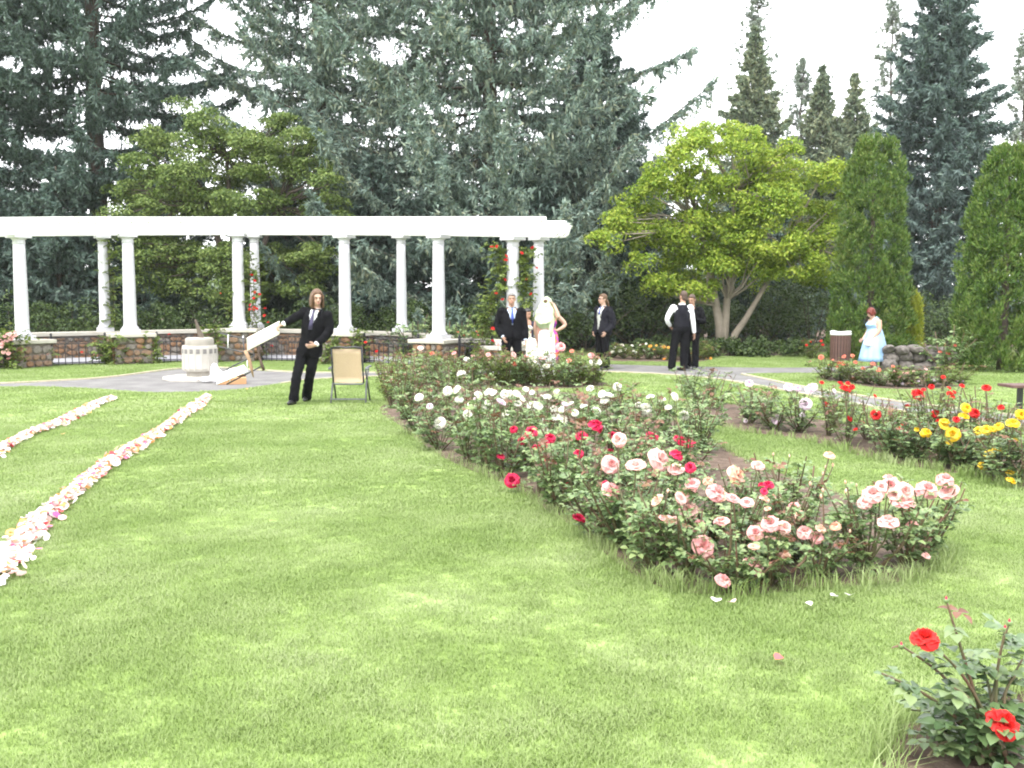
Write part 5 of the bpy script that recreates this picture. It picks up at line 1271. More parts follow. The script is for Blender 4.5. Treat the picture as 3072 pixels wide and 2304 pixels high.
for i, (x, y, kd) in enumerate(ends):
    P = at(*z7(x, y), 3.22 if i == 1 else 3.36 + rg.uniform(-.14, .12)) - nb_p; s0 = Vector((rg.uniform(-.06, .06), rg.uniform(-.05, .05), 0)); m = s0.lerp(P, .55) + Vector((rg.uniform(-.03, .03), rg.uniform(-.03, .03), .05))
    curve = smooth_poly([s0, m, P], 6, False); mb.tube(curve, [.0075 - .0045 * k / len(curve) for k in range(len(curve))], 6)
    n = 9 if kd else 11
    for k in range(n):
        t_ = rg.uniform(.28, .97); p = curve[int(t_ * (len(curve) - 1))]; a = rg.uniform(0, 6.28); young = kd == 'bud' and t_ > .8 and i == 2
        leafat(p, (math.cos(a), math.sin(a), rg.uniform(-.25, .5)), .052 * rg.uniform(.75, 1.2) * (.8 if t_ > .85 else 1), rg.choice(LR) if young or (kd and t_ > .9 and rg.random() < .4) else None)
    if kd:
        if kd == 'bloom':
            me = bloom_mesh(1, 1.05 if i == 0 else 1.0, 900 + i); me.materials.append(PET['red']); me.shade_smooth(); o = link('bloom', me, None, nbush); r_ = .05 if i == 0 else .062
            o.location = P; o.scale = (r_, r_, r_ * .95); o.rotation_euler = (.25, -.15, .3) if i == 0 else (.75, .15, .4)
        else:
            o = link('bud', bloom_variant('crimson', True, 3), None, nbush); o.location = P; r_ = .011; o.scale = (r_, r_, r_)
        # sepals under the flower
        sm_ = MB(); sm_.lathe([(.004, -.012), (.009, -.006), (.011, .004)], 8, tuple(P)); sm_.build('calyx', M_rleaf, nbush, True)
for k in range(70):   # leafy lower mass
    u, v = z7(rg.uniform(560, 1700), rg.uniform(1320, 2000)); p = at(u, v, 3.36 + rg.uniform(-.2, .2)) - nb_p
    if p.z < .03: continue
    a = rg.uniform(0, 6.28); leafat(p, (math.cos(a), math.sin(a), rg.uniform(-.2, .5)), .055 * rg.uniform(.75, 1.2))
mb.build('canes', M_cane, nbush, True)
print('near leaves', nleaf)

# ================================================================== PETAL TRAILS
PM = [petalmat('trail_petal_%s' % c_, a, b) for c_, a, b in (('white', (.78, .74, .68), (.8, .79, .78)), ('pink', (.76, .46, .46), (.8, .64, .62)), ('orange', (.74, .30, .08), (.8, .5, .25)), ('red', (.6, .05, .07), (.7, .16, .16)), ('magenta', (.62, .1, .26), (.74, .35, .45)), ('cream', (.78, .66, .42), (.8, .74, .6)))]
def petals(name, label, line, n, w, seed):
    rg = np.random.default_rng(seed); pts = smooth_poly([gnd(u, v) for u, v in line], 8, False); pts = resample(pts, .02); m = len(pts)
    i = rg.integers(1, m - 1, n); P = np.array([[p.x, p.y] for p in pts]); T = norm(P[np.minimum(i + 1, m - 1)] - P[np.maximum(i - 1, 0)]); Nn = np.stack([-T[:, 1], T[:, 0]], 1)
    off = rg.normal(0, w, n) * (1 + .25 * np.sin(i * .03)); xy = P[i] + Nn * off[:, None] + T * rg.normal(0, .02, n)[:, None]
    z = .035 + .05 * np.exp(-(off / w) ** 2) * rg.uniform(0, 1, n)
    s = rg.uniform(.02, .04, n); th = rg.uniform(0, 6.283, n); nr = norm(np.stack([rg.normal(0, .55, n), rg.normal(0, .55, n), np.ones(n)], 1)); ax = norm(np.cross(nr, np.stack([np.cos(th), np.sin(th), np.zeros(n)], 1))); bx_ = np.cross(nr, ax)
    C0 = np.stack([xy[:, 0], xy[:, 1], z], 1); cup = rg.uniform(-.1, .6, n)[:, None]
    rim = [C0 + (ax * math.cos(a) + bx_ * math.sin(a) * .8) * s[:, None] + nr * (s[:, None] * cup * .6) for a in np.linspace(0, 6.283, 7)[:-1]]
    V = np.stack([C0] + rim, 1).reshape(-1, 3); k = np.arange(n)[:, None] * 7
    Fc = np.concatenate([k + np.array([[0, 1 + j, 1 + (j + 1) % 6]]) for j in range(6)], 0)
    me = mesh_np(name, V, Fc)
    for m_ in PM: me.materials.append(m_)
    col = rg.choice(6, n, p=[.33, .27, .15, .05, .07, .13]); me.polygons.foreach_set('material_index', np.tile(col.astype(np.int32), 6))
    o = link(name, me); tag(o, label, 'petals', kind='stuff'); return o
petals('petal_trail', 'long wide trail of scattered pink, white and orange rose petals across the lawn', [(-40, 606), (0, 574), (20, 548), (45, 520), (75, 495), (110, 465), (140, 447), (170, 427), (190, 412), (207, 399)], 2800, .045, 71)
petals('petal_trail', 'thin trail of rose petals at the left edge of the lawn', [(-60, 490), (-20, 464), (0, 453), (30, 436), (62, 424), (90, 409), (113, 400)], 1600, .043, 72)
strays = [((77, 480), 'white', 'lone white petal left of the long petal trail, upper'), ((56, 496.5), 'white', 'lone white petal left of the long petal trail, lower'), ((23, 530), 'red', 'lone red petal near the left edge of the lawn'), ((24, 518), 'white', 'small white petal near the left edge of the lawn'), ((63, 434), 'orange', 'orange petal between the two petal trails'), ((779, 658), 'red', 'lone red petal on the lawn below the pink bushes'),
          ((716, 600), 'white', 'pale petal on the grass below the pink bed, left'), ((808, 604), 'white', 'pale petal on the grass below the pink bed, middle'), ((834, 596), 'white', 'pale petal on the grass below the pink bed, right'), ((850, 595), 'white', 'pale petal at the tip of the pink bed'), ((732, 602), 'pink', 'pinkish petal on the grass under the large pink bloom'), ((247, 389), 'orange', 'orange petal on the plaza near the walking man')]
for i, ((u, v), c_, lb) in enumerate(strays):
    mb = MB(); mb.add([(0, 0, 0)] + [(.024 * math.cos(a) * 1.25, .019 * math.sin(a), .012 * abs(math.cos(a))) for a in np.linspace(0, 6.283, 9)[:-1]], [(0, 1 + j, 1 + (j + 1) % 8) for j in range(8)])
    p = gnd(u, v, .04); o = mb.build('rose_petal', PM[{'white': 0, 'pink': 1, 'orange': 2, 'red': 3}[c_]]); o.location = p; o.rotation_euler = (.2, .1, i); tag(o, lb, 'petal', 'stray petals on the lawn')
# ================================================================== PEOPLE
M_skin = mat('skin', [(.33, .185, .125), (.38, .225, .16)], rough=.5, scale=8, spec=.35)
M_skin2 = mat('fair_skin', [(.41, .25, .185), (.46, .295, .225)], rough=.5, scale=8, spec=.35)
M_black = mat('black_suit_cloth', [(.005, .005, .006), (.009, .009, .011)], rough=.95, scale=9, bump=.3, bscale=60, spec=.06)
M_char = mat('charcoal_cloth', [(.009, .009, .013), (.016, .016, .021)], rough=.95, scale=9, spec=.08)
M_shirt = mat('white_shirt', [(.76, .77, .80), (.80, .80, .82)], rough=.8, scale=8)
M_blueshirt = mat('pale_blue_shirt', [(.52, .62, .78), (.58, .68, .80)], rough=.8, scale=8)
M_tie_d = mat('dark_violet_tie', [(.035, .03, .07), (.06, .05, .11)], rough=.5, scale=14)
M_tie_b = mat('blue_tie', [(.03, .05, .25), (.05, .09, .36)], rough=.5, scale=14)
M_shoe = mat('black_leather', [(.008, .008, .009), (.02, .02, .022)], rough=.3, scale=10, spec=.6)
M_vest_g = mat('grey_waistcoat', [(.33, .34, .31), (.44, .45, .41)], rough=.7, scale=16)
M_hair_b = mat('brown_hair', [(.065, .033, .016), (.13, .07, .034)], rough=.5, scale=30, bump=.5, bscale=90)
M_hair_g = mat('grey_hair', [(.11, .105, .10), (.21, .20, .195)], rough=.55, scale=30, bump=.5, bscale=90)
M_hair_d = mat('dark_brown_hair', [(.045, .026, .018), (.085, .05, .034)], rough=.5, scale=30, bump=.5, bscale=90)
M_hair_r = mat('red_dyed_hair', [(.085, .012, .008), (.16, .024, .013)], rough=.45, scale=24, bump=.5, bscale=90)
M_hair_k = mat('black_hair', [(.008, .007, .007), (.02, .016, .014)], rough=.4, scale=24)
M_eye = mat('eye_dark', [(.02, .015, .012), (.04, .03, .025)], rough=.2, scale=10)
M_lip = mat('lips', [(.42, .16, .14), (.48, .20, .17)], rough=.5, scale=10)
M_blue = mat('pale_blue_satin', [(.22, .37, .55), (.30, .45, .62)], rough=.5, scale=3, spec=.5)
M_bride = mat('white_satin', [(.60, .60, .60), (.68, .68, .67)], rough=.5, scale=4)
M_shawl = mat('pale_green_shawl', [(.38, .46, .27), (.50, .57, .39)], rough=.8, scale=5)
M_navy = mat('navy_knit', [(.016, .015, .035), (.03, .028, .055)], rough=.9, scale=20)
def blotch(name, cols, scale):
    m, N, L = newmat(name); out = N.new('ShaderNodeOutputMaterial'); p = N.new('ShaderNodeBsdfPrincipled'); L.new(p.outputs[0], out.inputs[0]); tc = N.new('ShaderNodeTexCoord')
    v = N.new('ShaderNodeTexNoise'); v.inputs['Scale'].default_value = scale; v.inputs['Detail'].default_value = 2; L.new(tc.outputs['Object'], v.inputs['Vector'])
    rm = ramp(N, cols); rm.color_ramp.interpolation = 'CONSTANT'; L.new(v.outputs['Fac'], rm.inputs[0]); L.new(rm.outputs[0], p.inputs['Base Color']); p.inputs['Roughness'].default_value = .8; return m
M_floral = blotch('cream_floral_print', [(0, (.20, .22, .15)), (.40, (.62, .58, .48)), (.54, (.68, .64, .56)), (.64, (.22, .19, .24))], 16)
M_batik = blotch('pink_orange_purple_print', [(0, (.16, .03, .24)), (.42, (.55, .06, .28)), (.52, (.72, .24, .03)), (.62, (.45, .05, .35))], 7)

from mathutils import noise as mnoise
class Fig:
    def __init__(s, name, label, loc, yaw, Hh, group='wedding guests in the garden'):
        s.loc = Vector(loc); s.H = Hh; th = R(yaw); s.S = Vector((math.cos(th), math.sin(th), 0)); s.T = Vector((math.sin(th), -math.cos(th), 0)); s.th = th
        s.o = empty(name, loc); tag(s.o, label, 'person', group)
        h = Hh; s.J = dict(pelvis=(0, 0, .53 * h), neck=(0, -.01, .825 * h), head=(0, .015, .925 * h), shL=(.108 * h, 0, .795 * h), shR=(-.108 * h, 0, .795 * h), elL=(.145 * h, -.02, .63 * h), elR=(-.145 * h, -.02, .63 * h), wrL=(.15 * h, .04, .485 * h), wrR=(-.15 * h, .04, .485 * h),
            hipL=(.052 * h, 0, .515 * h), hipR=(-.052 * h, 0, .515 * h), knL=(.06 * h, .02, .285 * h), knR=(-.06 * h, .02, .285 * h), anL=(.062 * h, -.01, .05 * h), anR=(-.062 * h, -.01, .05 * h))
        s.face = 0; s.nod = 0; s.footyaw = 0
    def set(s, **k): s.J.update(k); return s
    def w(s, p): return s.S * p[0] + s.T * p[1] + Vector((0, 0, p[2]))
    def j(s, n): return s.w(s.J[n])
    def axes(s, k):   # side and front of the trunk at fraction k (0 hips, 1 shoulders)
        a = (s.j('hipL') - s.j('hipR')).lerp(s.j('shL') - s.j('shR'), k); a.normalize(); up = (s.j('neck') - s.j('pelvis')).normalized(); f = a.cross(up)
        if f.dot(s.T) < 0: f = -f
        return a, f.normalized(), up
    def loft(s, mb, rings, seg=22, fold=None):
        """rings: (centre, side, front, a, b)"""
        base = len(mb.v)
        for ri, (c, sd, fr, a, b) in enumerate(rings):
            for k in range(seg):
                t = 2 * math.pi * k / seg; m = 1 + (fold(ri, t) if fold else 0); mb.v.append(tuple(c + sd * (a * m * math.cos(t)) + fr * (b * m * math.sin(t))))
        n = len(rings)
        for i in range(n - 1):
            for k in range(seg):
                a = base + i * seg + k; b = base + i * seg + (k + 1) % seg; mb.f.append((a, b, b + seg, a + seg))
        mb.f.append(tuple(base + k for k in reversed(range(seg)))); mb.f.append(tuple(base + (n - 1) * seg + k for k in range(seg)))
    def trunk(s, mb, prof, off=0.0):
        """prof: list of (k along pelvis->neck, half width, half depth, forward shift)"""
        p, n = s.j('pelvis'), s.j('neck'); R_ = []
        for k, a, b, fs in prof:
            sd, fr, up = s.axes(min(max(k, 0), 1)); R_.append((p.lerp(n, k) + fr * fs, sd, fr, a + off, b + off))
        s.loft(mb, R_)
    def limb(s, mb, names, rad, seg=12): mb.tube([s.j(n) if isinstance(n, str) else n for n in names], rad, seg)
    def bend(s, a, b, c, r):  # smooth three-joint limb points and radii
        A, B_, C_ = [s.j(x) if isinstance(x, str) else x for x in (a, b, c)]; P = smooth_poly([A, B_, C_], 5, False); n = len(P) - 1
        rr = [float(np.interp(i / n, (0, .5, 1), r)) for i in range(n + 1)]; return P, rr
    def headframe(s):
        th = s.th + R(s.face); fr = Vector((math.sin(th), -math.cos(th), 0)); sd = Vector((math.cos(th), math.sin(th), 0)); q = Matrix.Rotation(R(s.nod), 3, sd); up = q @ Vector((0, 0, 1)); fr = q @ fr
        if fr.z > 0 and s.nod != 0 and False: pass
        return sd, fr, up
    def body(s, skin, hands=('L', 'R'), handdir=None, curl=None, fat=1.0, voxel=.011):
        """one continuous figure: head with face, neck, trunk, arms, legs; fingers rooted in the palms"""
        mb = MB(); h = s.H; sd, fr, up = s.headframe(); hc = s.j('head'); M = Matrix((sd, fr, up)).transposed(); u = h / 1.78
        mb.ell(hc + up * .025 * u - fr * .008, (.077 * u, .096 * u, .095 * u), 18, 12, M)
        mb.ell(hc + fr * .024 * u - up * .045 * u, (.060 * u, .068 * u, .075 * u), 16, 10, M)
        mb.ell(hc + fr * .062 * u - up * .098 * u, (.026 * u, .022 * u, .02 * u), 10, 8, M)
        mb.tube([hc + fr * .085 * u + up * .012 * u, hc + fr * .108 * u - up * .030 * u, hc + fr * .098 * u - up * .044 * u], [.011 * u, .017 * u, .012 * u], 8)
        mb.ell(hc + fr * .088 * u + up * .026 * u, (.05 * u, .012 * u, .010 * u), 10, 6, M)
        mb.ell(hc + fr * .086 * u - up * .068 * u, (.026 * u, .012 * u, .012 * u), 10, 6, M)
        for e in (-1, 1): mb.ell(hc + sd * (e * .078 * u) - up * .012 * u - fr * .01, (.011 * u, .022 * u, .032 * u), 8, 8, M)
        mb.tube([hc - up * .06 * u - fr * .01, s.j('neck') - Vector((0, 0, .06))], [.056 * u, .062 * u], 14)
        s.trunk(mb, [(-.12, .145 * fat, .10 * fat, 0), (0, .155 * fat, .11 * fat, 0), (.35, .135 * fat, .095 * fat, .0), (.7, .16 * fat, .105 * fat, 0), (.9, .15 * fat, .085, 0), (1.02, .07, .06, 0)])
        fing = MB(); HD = handdir or {}; CU = curl or {}
        for e in ('L', 'R'):
            P, rr = s.bend('sh' + e, 'el' + e, 'wr' + e, (.052 * fat, .042 * fat, .028 * fat)); mb.tube(P, rr, 12)
            P, rr = s.bend('hip' + e, 'kn' + e, 'an' + e, (.075, .052, .036)); mb.tube(P, rr, 12)
            a = s.j('an' + e); f = s.footdir(e); mb.tube([a - f * .03 - Vector((0, 0, .02)), a + f * .08 - Vector((0, 0, .045)), a + f * .15 - Vector((0, 0, .055))], [.035, .034, .022], 10)
            if e in hands:
                wr = s.j('wr' + e); d = s.w(HD[e]).normalized() if e in HD else (wr - s.j('el' + e)).normalized(); q = s.w((0, 1, 0)); n_ = (s.S * (1 if e == 'L' else -1)); n_ = (n_ - d * n_.dot(d)).normalized(); side = d.cross(n_).normalized()
                if side.dot(s.T) < 0: side = -side
                m3 = Matrix((side, n_, d)).transposed(); mb.ell(wr + d * .05 * u, (.040 * u, .019 * u, .055 * u), 12, 8, m3); mb.tube([wr - d * .02, wr + d * .03], [.027 * u, .03 * u], 10)
                c = CU.get(e, .35)
                for i, (o_, ln) in enumerate(((.030, .068), (.010, .078), (-.010, .073), (-.030, .058))):
                    r0 = wr + d * .085 * u + side * o_ * u; k1 = r0 + (d * math.cos(c * .6) - n_ * math.sin(c * .6)) * ln * .5 * u; k2 = k1 + (d * math.cos(c * 1.7) - n_ * math.sin(c * 1.7)) * ln * .32 * u; k3 = k2 + (d * math.cos(c * 2.6) - n_ * math.sin(c * 2.6)) * ln * .25 * u
                    fing.tube([r0 - d * .02, k1, k2, k3], [.0095 * u, .009 * u, .008 * u, .006 * u], 7)
                t0 = wr + d * .03 * u + side * .032 * u; fing.tube([t0 - side * .015, t0 + side * .025 * u + d * .03 * u - n_ * .01, t0 + side * .03 * u + d * .06 * u - n_ * .022], [.012 * u, .0105 * u, .007 * u], 7)
        me = remesh(mb, 'body', voxel, 3, .5)
        out = MB(); out.v = [tuple(v.co) for v in me.vertices]; out.f = [tuple(p.vertices) for p in me.polygons]; out.add(fing.v, fing.f); bpy.data.meshes.remove(me)
        o = out.build('body', skin, s.o, True); s.hc, s.hs, s.hf, s.hu, s.u = hc, sd, fr, up, u
        return o
    def footdir(s, e): a = s.th + R(s.footyaw if not hasattr(s.footyaw, 'get') else s.footyaw.get(e, 0)); return Vector((math.sin(a), -math.cos(a), 0))
    def features(s, brow, eyes=True):
        M = Matrix((s.hs, s.hf, s.hu)).transposed(); u = s.u
        for e in (-1, 1):
            if eyes: MB().ell(s.hc + s.hs * (e * .031 * u) + s.hf * .090 * u + s.hu * .004 * u, (.013 * u, .006 * u, .006 * u), 8, 6, M).build('eye', M_eye, s.o, True)
            MB().ell(s.hc + s.hs * (e * .032 * u) + s.hf * .098 * u + s.hu * .028 * u, (.020 * u, .006 * u, .005 * u), 8, 6, M).build('eyebrow', brow, s.o, True)
        MB().ell(s.hc + s.hf * .097 * u - s.hu * .067 * u, (.022 * u, .006 * u, .007 * u), 10, 6, M).build('mouth', M_lip, s.o, True)
    def cloth(s, name, mb, m_, voxel=.014, sm=4, dec=.5, cut=None, thick=0, wr=.006):
        me = remesh(mb, name, voxel, sm, dec)
        n_ = len(me.vertices); co = np.empty(n_ * 3, np.float32); nr = np.empty(n_ * 3, np.float32); me.vertices.foreach_get('co', co); me.vertices.foreach_get('normal', nr)
        co = co.reshape(-1, 3); x, y, z = (co + np.array(s.loc, np.float32)).T    # creases and folds of worn cloth
        a = np.sin(x * 23 + 2.1 * np.sin(z * 17 + y * 9)) * np.sin(z * 31 + 1.7 * np.sin(x * 19 - y * 13)) + .5 * np.sin(z * 58 + 2.5 * np.sin(x * 31 + y * 27))
        me.vertices.foreach_set('co', (co + nr.reshape(-1, 3) * (wr * a)[:, None]).ravel().astype(np.float32)); me.update()
        if cut:
            bm = bmesh.new(); bm.from_mesh(me); p, n = s.j('pelvis'), s.j('neck'); ln = (n - p).length
            kill = []
            for f in bm.faces:
                c = f.calc_center_median(); k = (c - p).dot((n - p).normalized()) / ln; sd, fr, up = s.axes(min(max(k, 0), 1)); q = c - p.lerp(n, k)
                if cut(k, q.dot(sd), q.dot(fr)): kill.append(f)
            bmesh.ops.delete(bm, geom=kill, context='FACES'); bm.to_mesh(me); bm.free()
        o = link(name, me, m_, s.o, True)
        if thick:
            q = o.modifiers.new('thickness', 'SOLIDIFY'); q.thickness = thick; q.offset = 1
        return o
    def trousers(s, m_, w=1.0):
        mb = MB(); s.trunk(mb, [(-.17, .12 * w, .11 * w, 0), (-.05, .165 * w, .125 * w, 0), (.12, .16 * w, .115 * w, 0), (.28, .15 * w, .105 * w, 0)])
        for e in ('L', 'R'):
            P, rr = s.bend('hip' + e, 'kn' + e, 'an' + e, (.098 * w, .076 * w, .078 * w)); P[-1] = P[-1] - Vector((0, 0, .035)); mb.tube(P, rr, 14)
        o = s.cloth('trousers', mb, m_)
        for e in ('L', 'R'):
            a = s.j('an' + e); f = s.footdir(e); sh = MB(); z = a.z - .05 if a.z > .1 else 0.045 + 0 * a.z
            b0 = Vector((a.x, a.y, max(a.z - .048, .042)))
            sh.ell(b0 - f * .02, (.042, .042, .045), 12, 8); sh.tube([b0 - f * .05, b0 + f * .05, b0 + f * .13, b0 + f * .20], [.036, .044, .044, .022], 12, flat=.85); sh.box(tuple(b0 + f * .075 - Vector((0, 0, .034))), (.06, .06, .012))
            link('shoe', remesh(sh, 'shoe', .011, 2, .6), M_shoe, s.o, True)
        return o
    def jacket(s, m_, open_=.55, vw=.085, vb=.38, w=1.0, hem=-.16, cuff=.035, slv=1.0):
        mb = MB(); s.trunk(mb, [(hem, .195 * w, .14 * w, 0), (-.05, .195 * w, .14 * w, 0), (.12, .18 * w, .13 * w, 0), (.32, .168 * w, .122 * w, .0), (.6, .19 * w, .13 * w, 0), (.82, .185 * w, .118 * w, -.005), (.93, .15 * w, .095, -.005), (1.0, .085, .078, -.005), (1.04, .074, .07, -.005)])
        for e in ('L', 'R'):
            wr = s.j('wr' + e); el = s.j('el' + e); P, rr = s.bend('sh' + e, 'el' + e, wr - (wr - el).normalized() * cuff, (.074 * slv, .060 * slv, .050 * slv)); mb.tube(P, rr, 12); mb.ell(s.j('sh' + e), (.075, .072, .065), 12, 8)
        cut = (lambda k, a, b: (b > 0 and k > vb and abs(a) < vw * (k - vb) / (1.0 - vb) and k < 1.0) or k > 1.025 or (b > .02 and k < -.03 and abs(a) < .012 + .25 * (-.03 - k)))
        return s.cloth('jacket', mb, m_, cut=cut, thick=.008)
    def shirt(s, m_, w=1.0, sleeves=False, cuffs=True, neck=True):
        mb = MB(); s.trunk(mb, [(.1, .145 * w, .105 * w, 0), (.32, .142 * w, .105 * w, 0), (.6, .165 * w, .115 * w, 0), (.82, .16 * w, .103 * w, -.003), (.93, .128 * w, .085, -.003), (1.0, .073, .071, 0), (1.07, .069, .067, 0)])
        for e in ('L', 'R'):
            wr = s.j('wr' + e); el = s.j('el' + e); d = (wr - el).normalized()
            if sleeves: P, rr = s.bend('sh' + e, 'el' + e, wr, (.07, .057, .045)); mb.tube(P, rr, 12); mb.ell(s.j('sh' + e), (.066, .062, .055), 12, 8)
            elif cuffs: mb.tube([el.lerp(wr, .55), wr + d * .012], [.036, .043], 12)
            else: pass
        return s.cloth('shirt', mb, m_, voxel=.012, wr=.0015, cut=lambda k, a, b: (k > 1.045 and abs(a) < .09 and abs(b) < .09) or (b > .035 and k > .98 and abs(a) < (k - .98) * .5))
    def tie(s, m_, length=.42):
        p, n = s.j('pelvis'), s.j('neck'); mb = MB(); pts = []; wd = []
        for k, w_, out in ((.985, .02, .088), (.955, .026, .1), (.93, .017, .104), (.80, .024, .121), (.66, .03, .131), (length, .035, .134)):
            sd, fr, up = s.axes(k); pts.append((p.lerp(n, k) + fr * out, sd, fr, w_, .008)); 
        s.loft(mb, pts, 10); return mb.build('tie', m_, s.o, True)
    def hair(s, m_, kind):
        u = s.u; M = Matrix((s.hs, s.hf, s.hu)).transposed(); mb = MB(); c, sd, fr, up = s.hc, s.hs, s.hf, s.hu
        vol = {'short': 1.0, 'buzz': .97, 'long': 1.03, 'bob': 1.2, 'pony': 1.02, 'bun': 1.04}[kind]
        mb.ell(c + up * .036 * u - fr * .018 * u, (.085 * u * vol, .098 * u * vol, .096 * u * vol), 18, 12, M)
        if kind in ('short', 'bun', 'pony'): mb.ell(c + up * .082 * u + fr * .045 * u, (.062 * u, .045 * u, .03 * u), 12, 8, M)
        mb.ell(c - up * .03 * u - fr * .055 * u, (.074 * u, .05 * u, .075 * u), 14, 8, M)
        rg = random.Random(3)
        if kind == 'long':
            for e in (-1, 1):
                for q in range(4):
                    f0 = .045 - .035 * q; mb.tube([c + up * .10 * u + sd * e * .03 * u + fr * f0 * u, c + up * .035 * u + sd * e * .076 * u + fr * f0 * u, c - up * .055 * u + sd * e * (.080 + .008 * (q % 2)) * u + fr * (f0 + .01) * u, c - up * .125 * u + sd * e * .082 * u + fr * (f0 + .005) * u, c - up * .165 * u + sd * e * (.075 + .02 * rg.random()) * u + fr * f0 * u], [.018 * u, .021 * u, .023 * u, .022 * u, .007 * u], 8)
            mb.ell(c - up * .075 * u - fr * .065 * u, (.085 * u, .045 * u, .085 * u), 14, 8, M)
        if kind == 'bob':
            for e in (-1, 1): mb.ell(c - up * .005 * u + sd * e * .073 * u + fr * .015 * u, (.028 * u, .07 * u, .085 * u), 12, 8, M)
            mb.ell(c + up * .055 * u + fr * .075 * u, (.075 * u, .03 * u, .035 * u), 12, 8, M); mb.ell(c - up * .02 * u - fr * .07 * u, (.09 * u, .06 * u, .09 * u), 14, 8, M)
        if kind == 'pony':
            mb.tube([c + up * .0 - fr * .085 * u, c - up * .06 * u - fr * .125 * u, c - up * .15 * u - fr * .15 * u, c - up * .25 * u - fr * .15 * u], [.035 * u, .034 * u, .028 * u, .008 * u], 10)
        if kind == 'bun': mb.ell(c + up * .04 * u - fr * .11 * u, (.05 * u, .05 * u, .045 * u), 12, 8, M)
        # keep the face free: nothing in front of the brow line
        me = remesh(mb, 'hair', .010, 2, .6); bm = bmesh.new(); bm.from_mesh(me); kill = []
        for f in bm.faces:
            q = f.calc_center_median() - c
            if q.dot(fr) > .035 * u and q.dot(up) < .072 * u - .25 * abs(q.dot(sd)) and abs(q.dot(sd)) < .072 * u and kind != 'bob': kill.append(f)
            elif kind == 'bob' and q.dot(fr) > .05 * u and q.dot(up) < .03 * u and abs(q.dot(sd)) < .055 * u: kill.append(f)
        bmesh.ops.delete(bm, geom=kill, context='FACES'); bm.to_mesh(me); bm.free()
        o = link('hair', me, m_, s.o, True); q = o.modifiers.new('thickness', 'SOLIDIFY'); q.thickness = .006; return o

# ---- 1 walking man carrying the chair
k = 15.25 / 1000
p0 = gnd(300, 404.2)
def wl(u, v, dy): q = at(u, v, p0.y + dy) - Vector((p0.x, p0.y, 0)); return (q.x, -q.y, q.z)
w1 = Fig('person', 'walking man in black suit with shoulder-length brown hair carrying a chair', (p0.x, p0.y, .0), 0, 1.80)
w1.set(pelvis=wl(310, 349, .05), neck=wl(316.5, 309.5, .02), head=wl(317, 297.5, -.02), shR=wl(305.5, 311.5, .06), shL=wl(327, 315.0, -.02), elR=wl(293.5, 318.5, -.02), wrR=wl(283.2, 324.2, -.06), elL=wl(329, 331.5, -.06), wrL=wl(316.2, 344.5, -.22),
       hipR=wl(303.5, 351, .06), hipL=wl(314.5, 351, .06), knR=wl(297.2, 374, -.1), knL=wl(310, 375, .08), anR=wl(293.6, 399.2, -.12), anL=wl(306.5, 396.6, .42))
w1.face = 22; w1.nod = 12; w1.footyaw = {'R': -14, 'L': 0}
w1.body(M_skin2, handdir={'R': (-.85, .1, -.5), 'L': (-.9, .35, -.25)}, curl={'R': 1.0, 'L': .45}); w1.features(M_hair_b); w1.hair(M_hair_b, 'long'); w1.trousers(M_black, 1.0); w1.shirt(M_shirt); w1.tie(M_tie_d, .5)
mbv = MB(); w1.trunk(mbv, [(.05, .156, .116, 0), (.32, .152, .116, 0), (.6, .172, .122, 0), (.78, .16, .112, 0)]); w1.cloth('waistcoat', mbv, M_black, cut=lambda k, a, b: b > 0 and k > .52 and abs(a) < .055 * (k - .52) / .3)
w1.jacket(M_black, vb=.30, vw=.075, hem=-.20)

# ---- 2 older man in suit
d = 19.7; q = at(511.5, 300, d)
f2 = Fig('person', 'grey-haired man in black suit and blue tie standing before the last column', (q.x, d, 0), 8, 1.75)
f2.set(wrR=(-.185, .10, .88), elR=(-.27, -.05, 1.10), wrL=(.27, .08, .82), elL=(.26, -.0, 1.08), shL=(.195, 0, 1.39), shR=(-.195, 0, 1.39), anL=(.14, .05, .09), anR=(-.13, .0, .09), knL=(.12, .05, .5), knR=(-.12, .04, .5)); f2.face = -6
f2.body(M_skin, hands=('L', 'R'), curl={'L': .8}, fat=1.12); f2.features(M_hair_g); f2.hair(M_hair_g, 'short'); f2.trousers(M_black, 1.12); f2.shirt(M_blueshirt, 1.12); f2.tie(M_tie_b, .42); f2.jacket(M_black, vb=.36, vw=.105, w=1.16, hem=-.17, cuff=.02, slv=1.12)

# ---- 3 seated woman on the pedestal
d = 21.9; q = at(526.5, 349, d)
f3 = Fig('person', 'dark-haired woman in cream floral dress and navy cardigan sitting by the column', (q.x, d, 0), 20, 1.62); sz = .56
f3.set(pelvis=(0, 0, sz + .10), neck=(0, .02, sz + .60), head=(0, .05, sz + .745), shL=(.16, .01, sz + .565), shR=(-.16, .01, sz + .565), elL=(.24, .05, sz + .30), elR=(-.22, .06, sz + .30), wrL=(.16, .26, sz + .16), wrR=(-.13, .26, sz + .16), hipL=(.085, .03, sz + .08), hipR=(-.085, .03, sz + .08), knL=(.10, .44, sz + .07), knR=(-.10, .44, sz + .07), anL=(.09, .50, .12), anR=(-.09, .48, .12))
f3.face = 25; f3.nod = 12; f3.body(M_skin); f3.features(M_hair_k); f3.hair(M_hair_k, 'bun')
mb = MB(); f3.trunk(mb, [(-.16, .18, .14, .02), (.1, .165, .12, .02), (.45, .125, .095, 0), (.7, .155, .115, .01), (.84, .14, .08, 0)]); mb.tube([f3.w((0, .0, sz + .09)), f3.w((0, .28, sz + .10)), f3.w((0, .46, sz + .06)), f3.w((0, .53, sz - .22)), f3.w((0, .55, sz - .42))], [.17, .19, .19, .2, .22], 18, flat=.62, side=f3.S)
f3.cloth('dress', mb, M_floral)
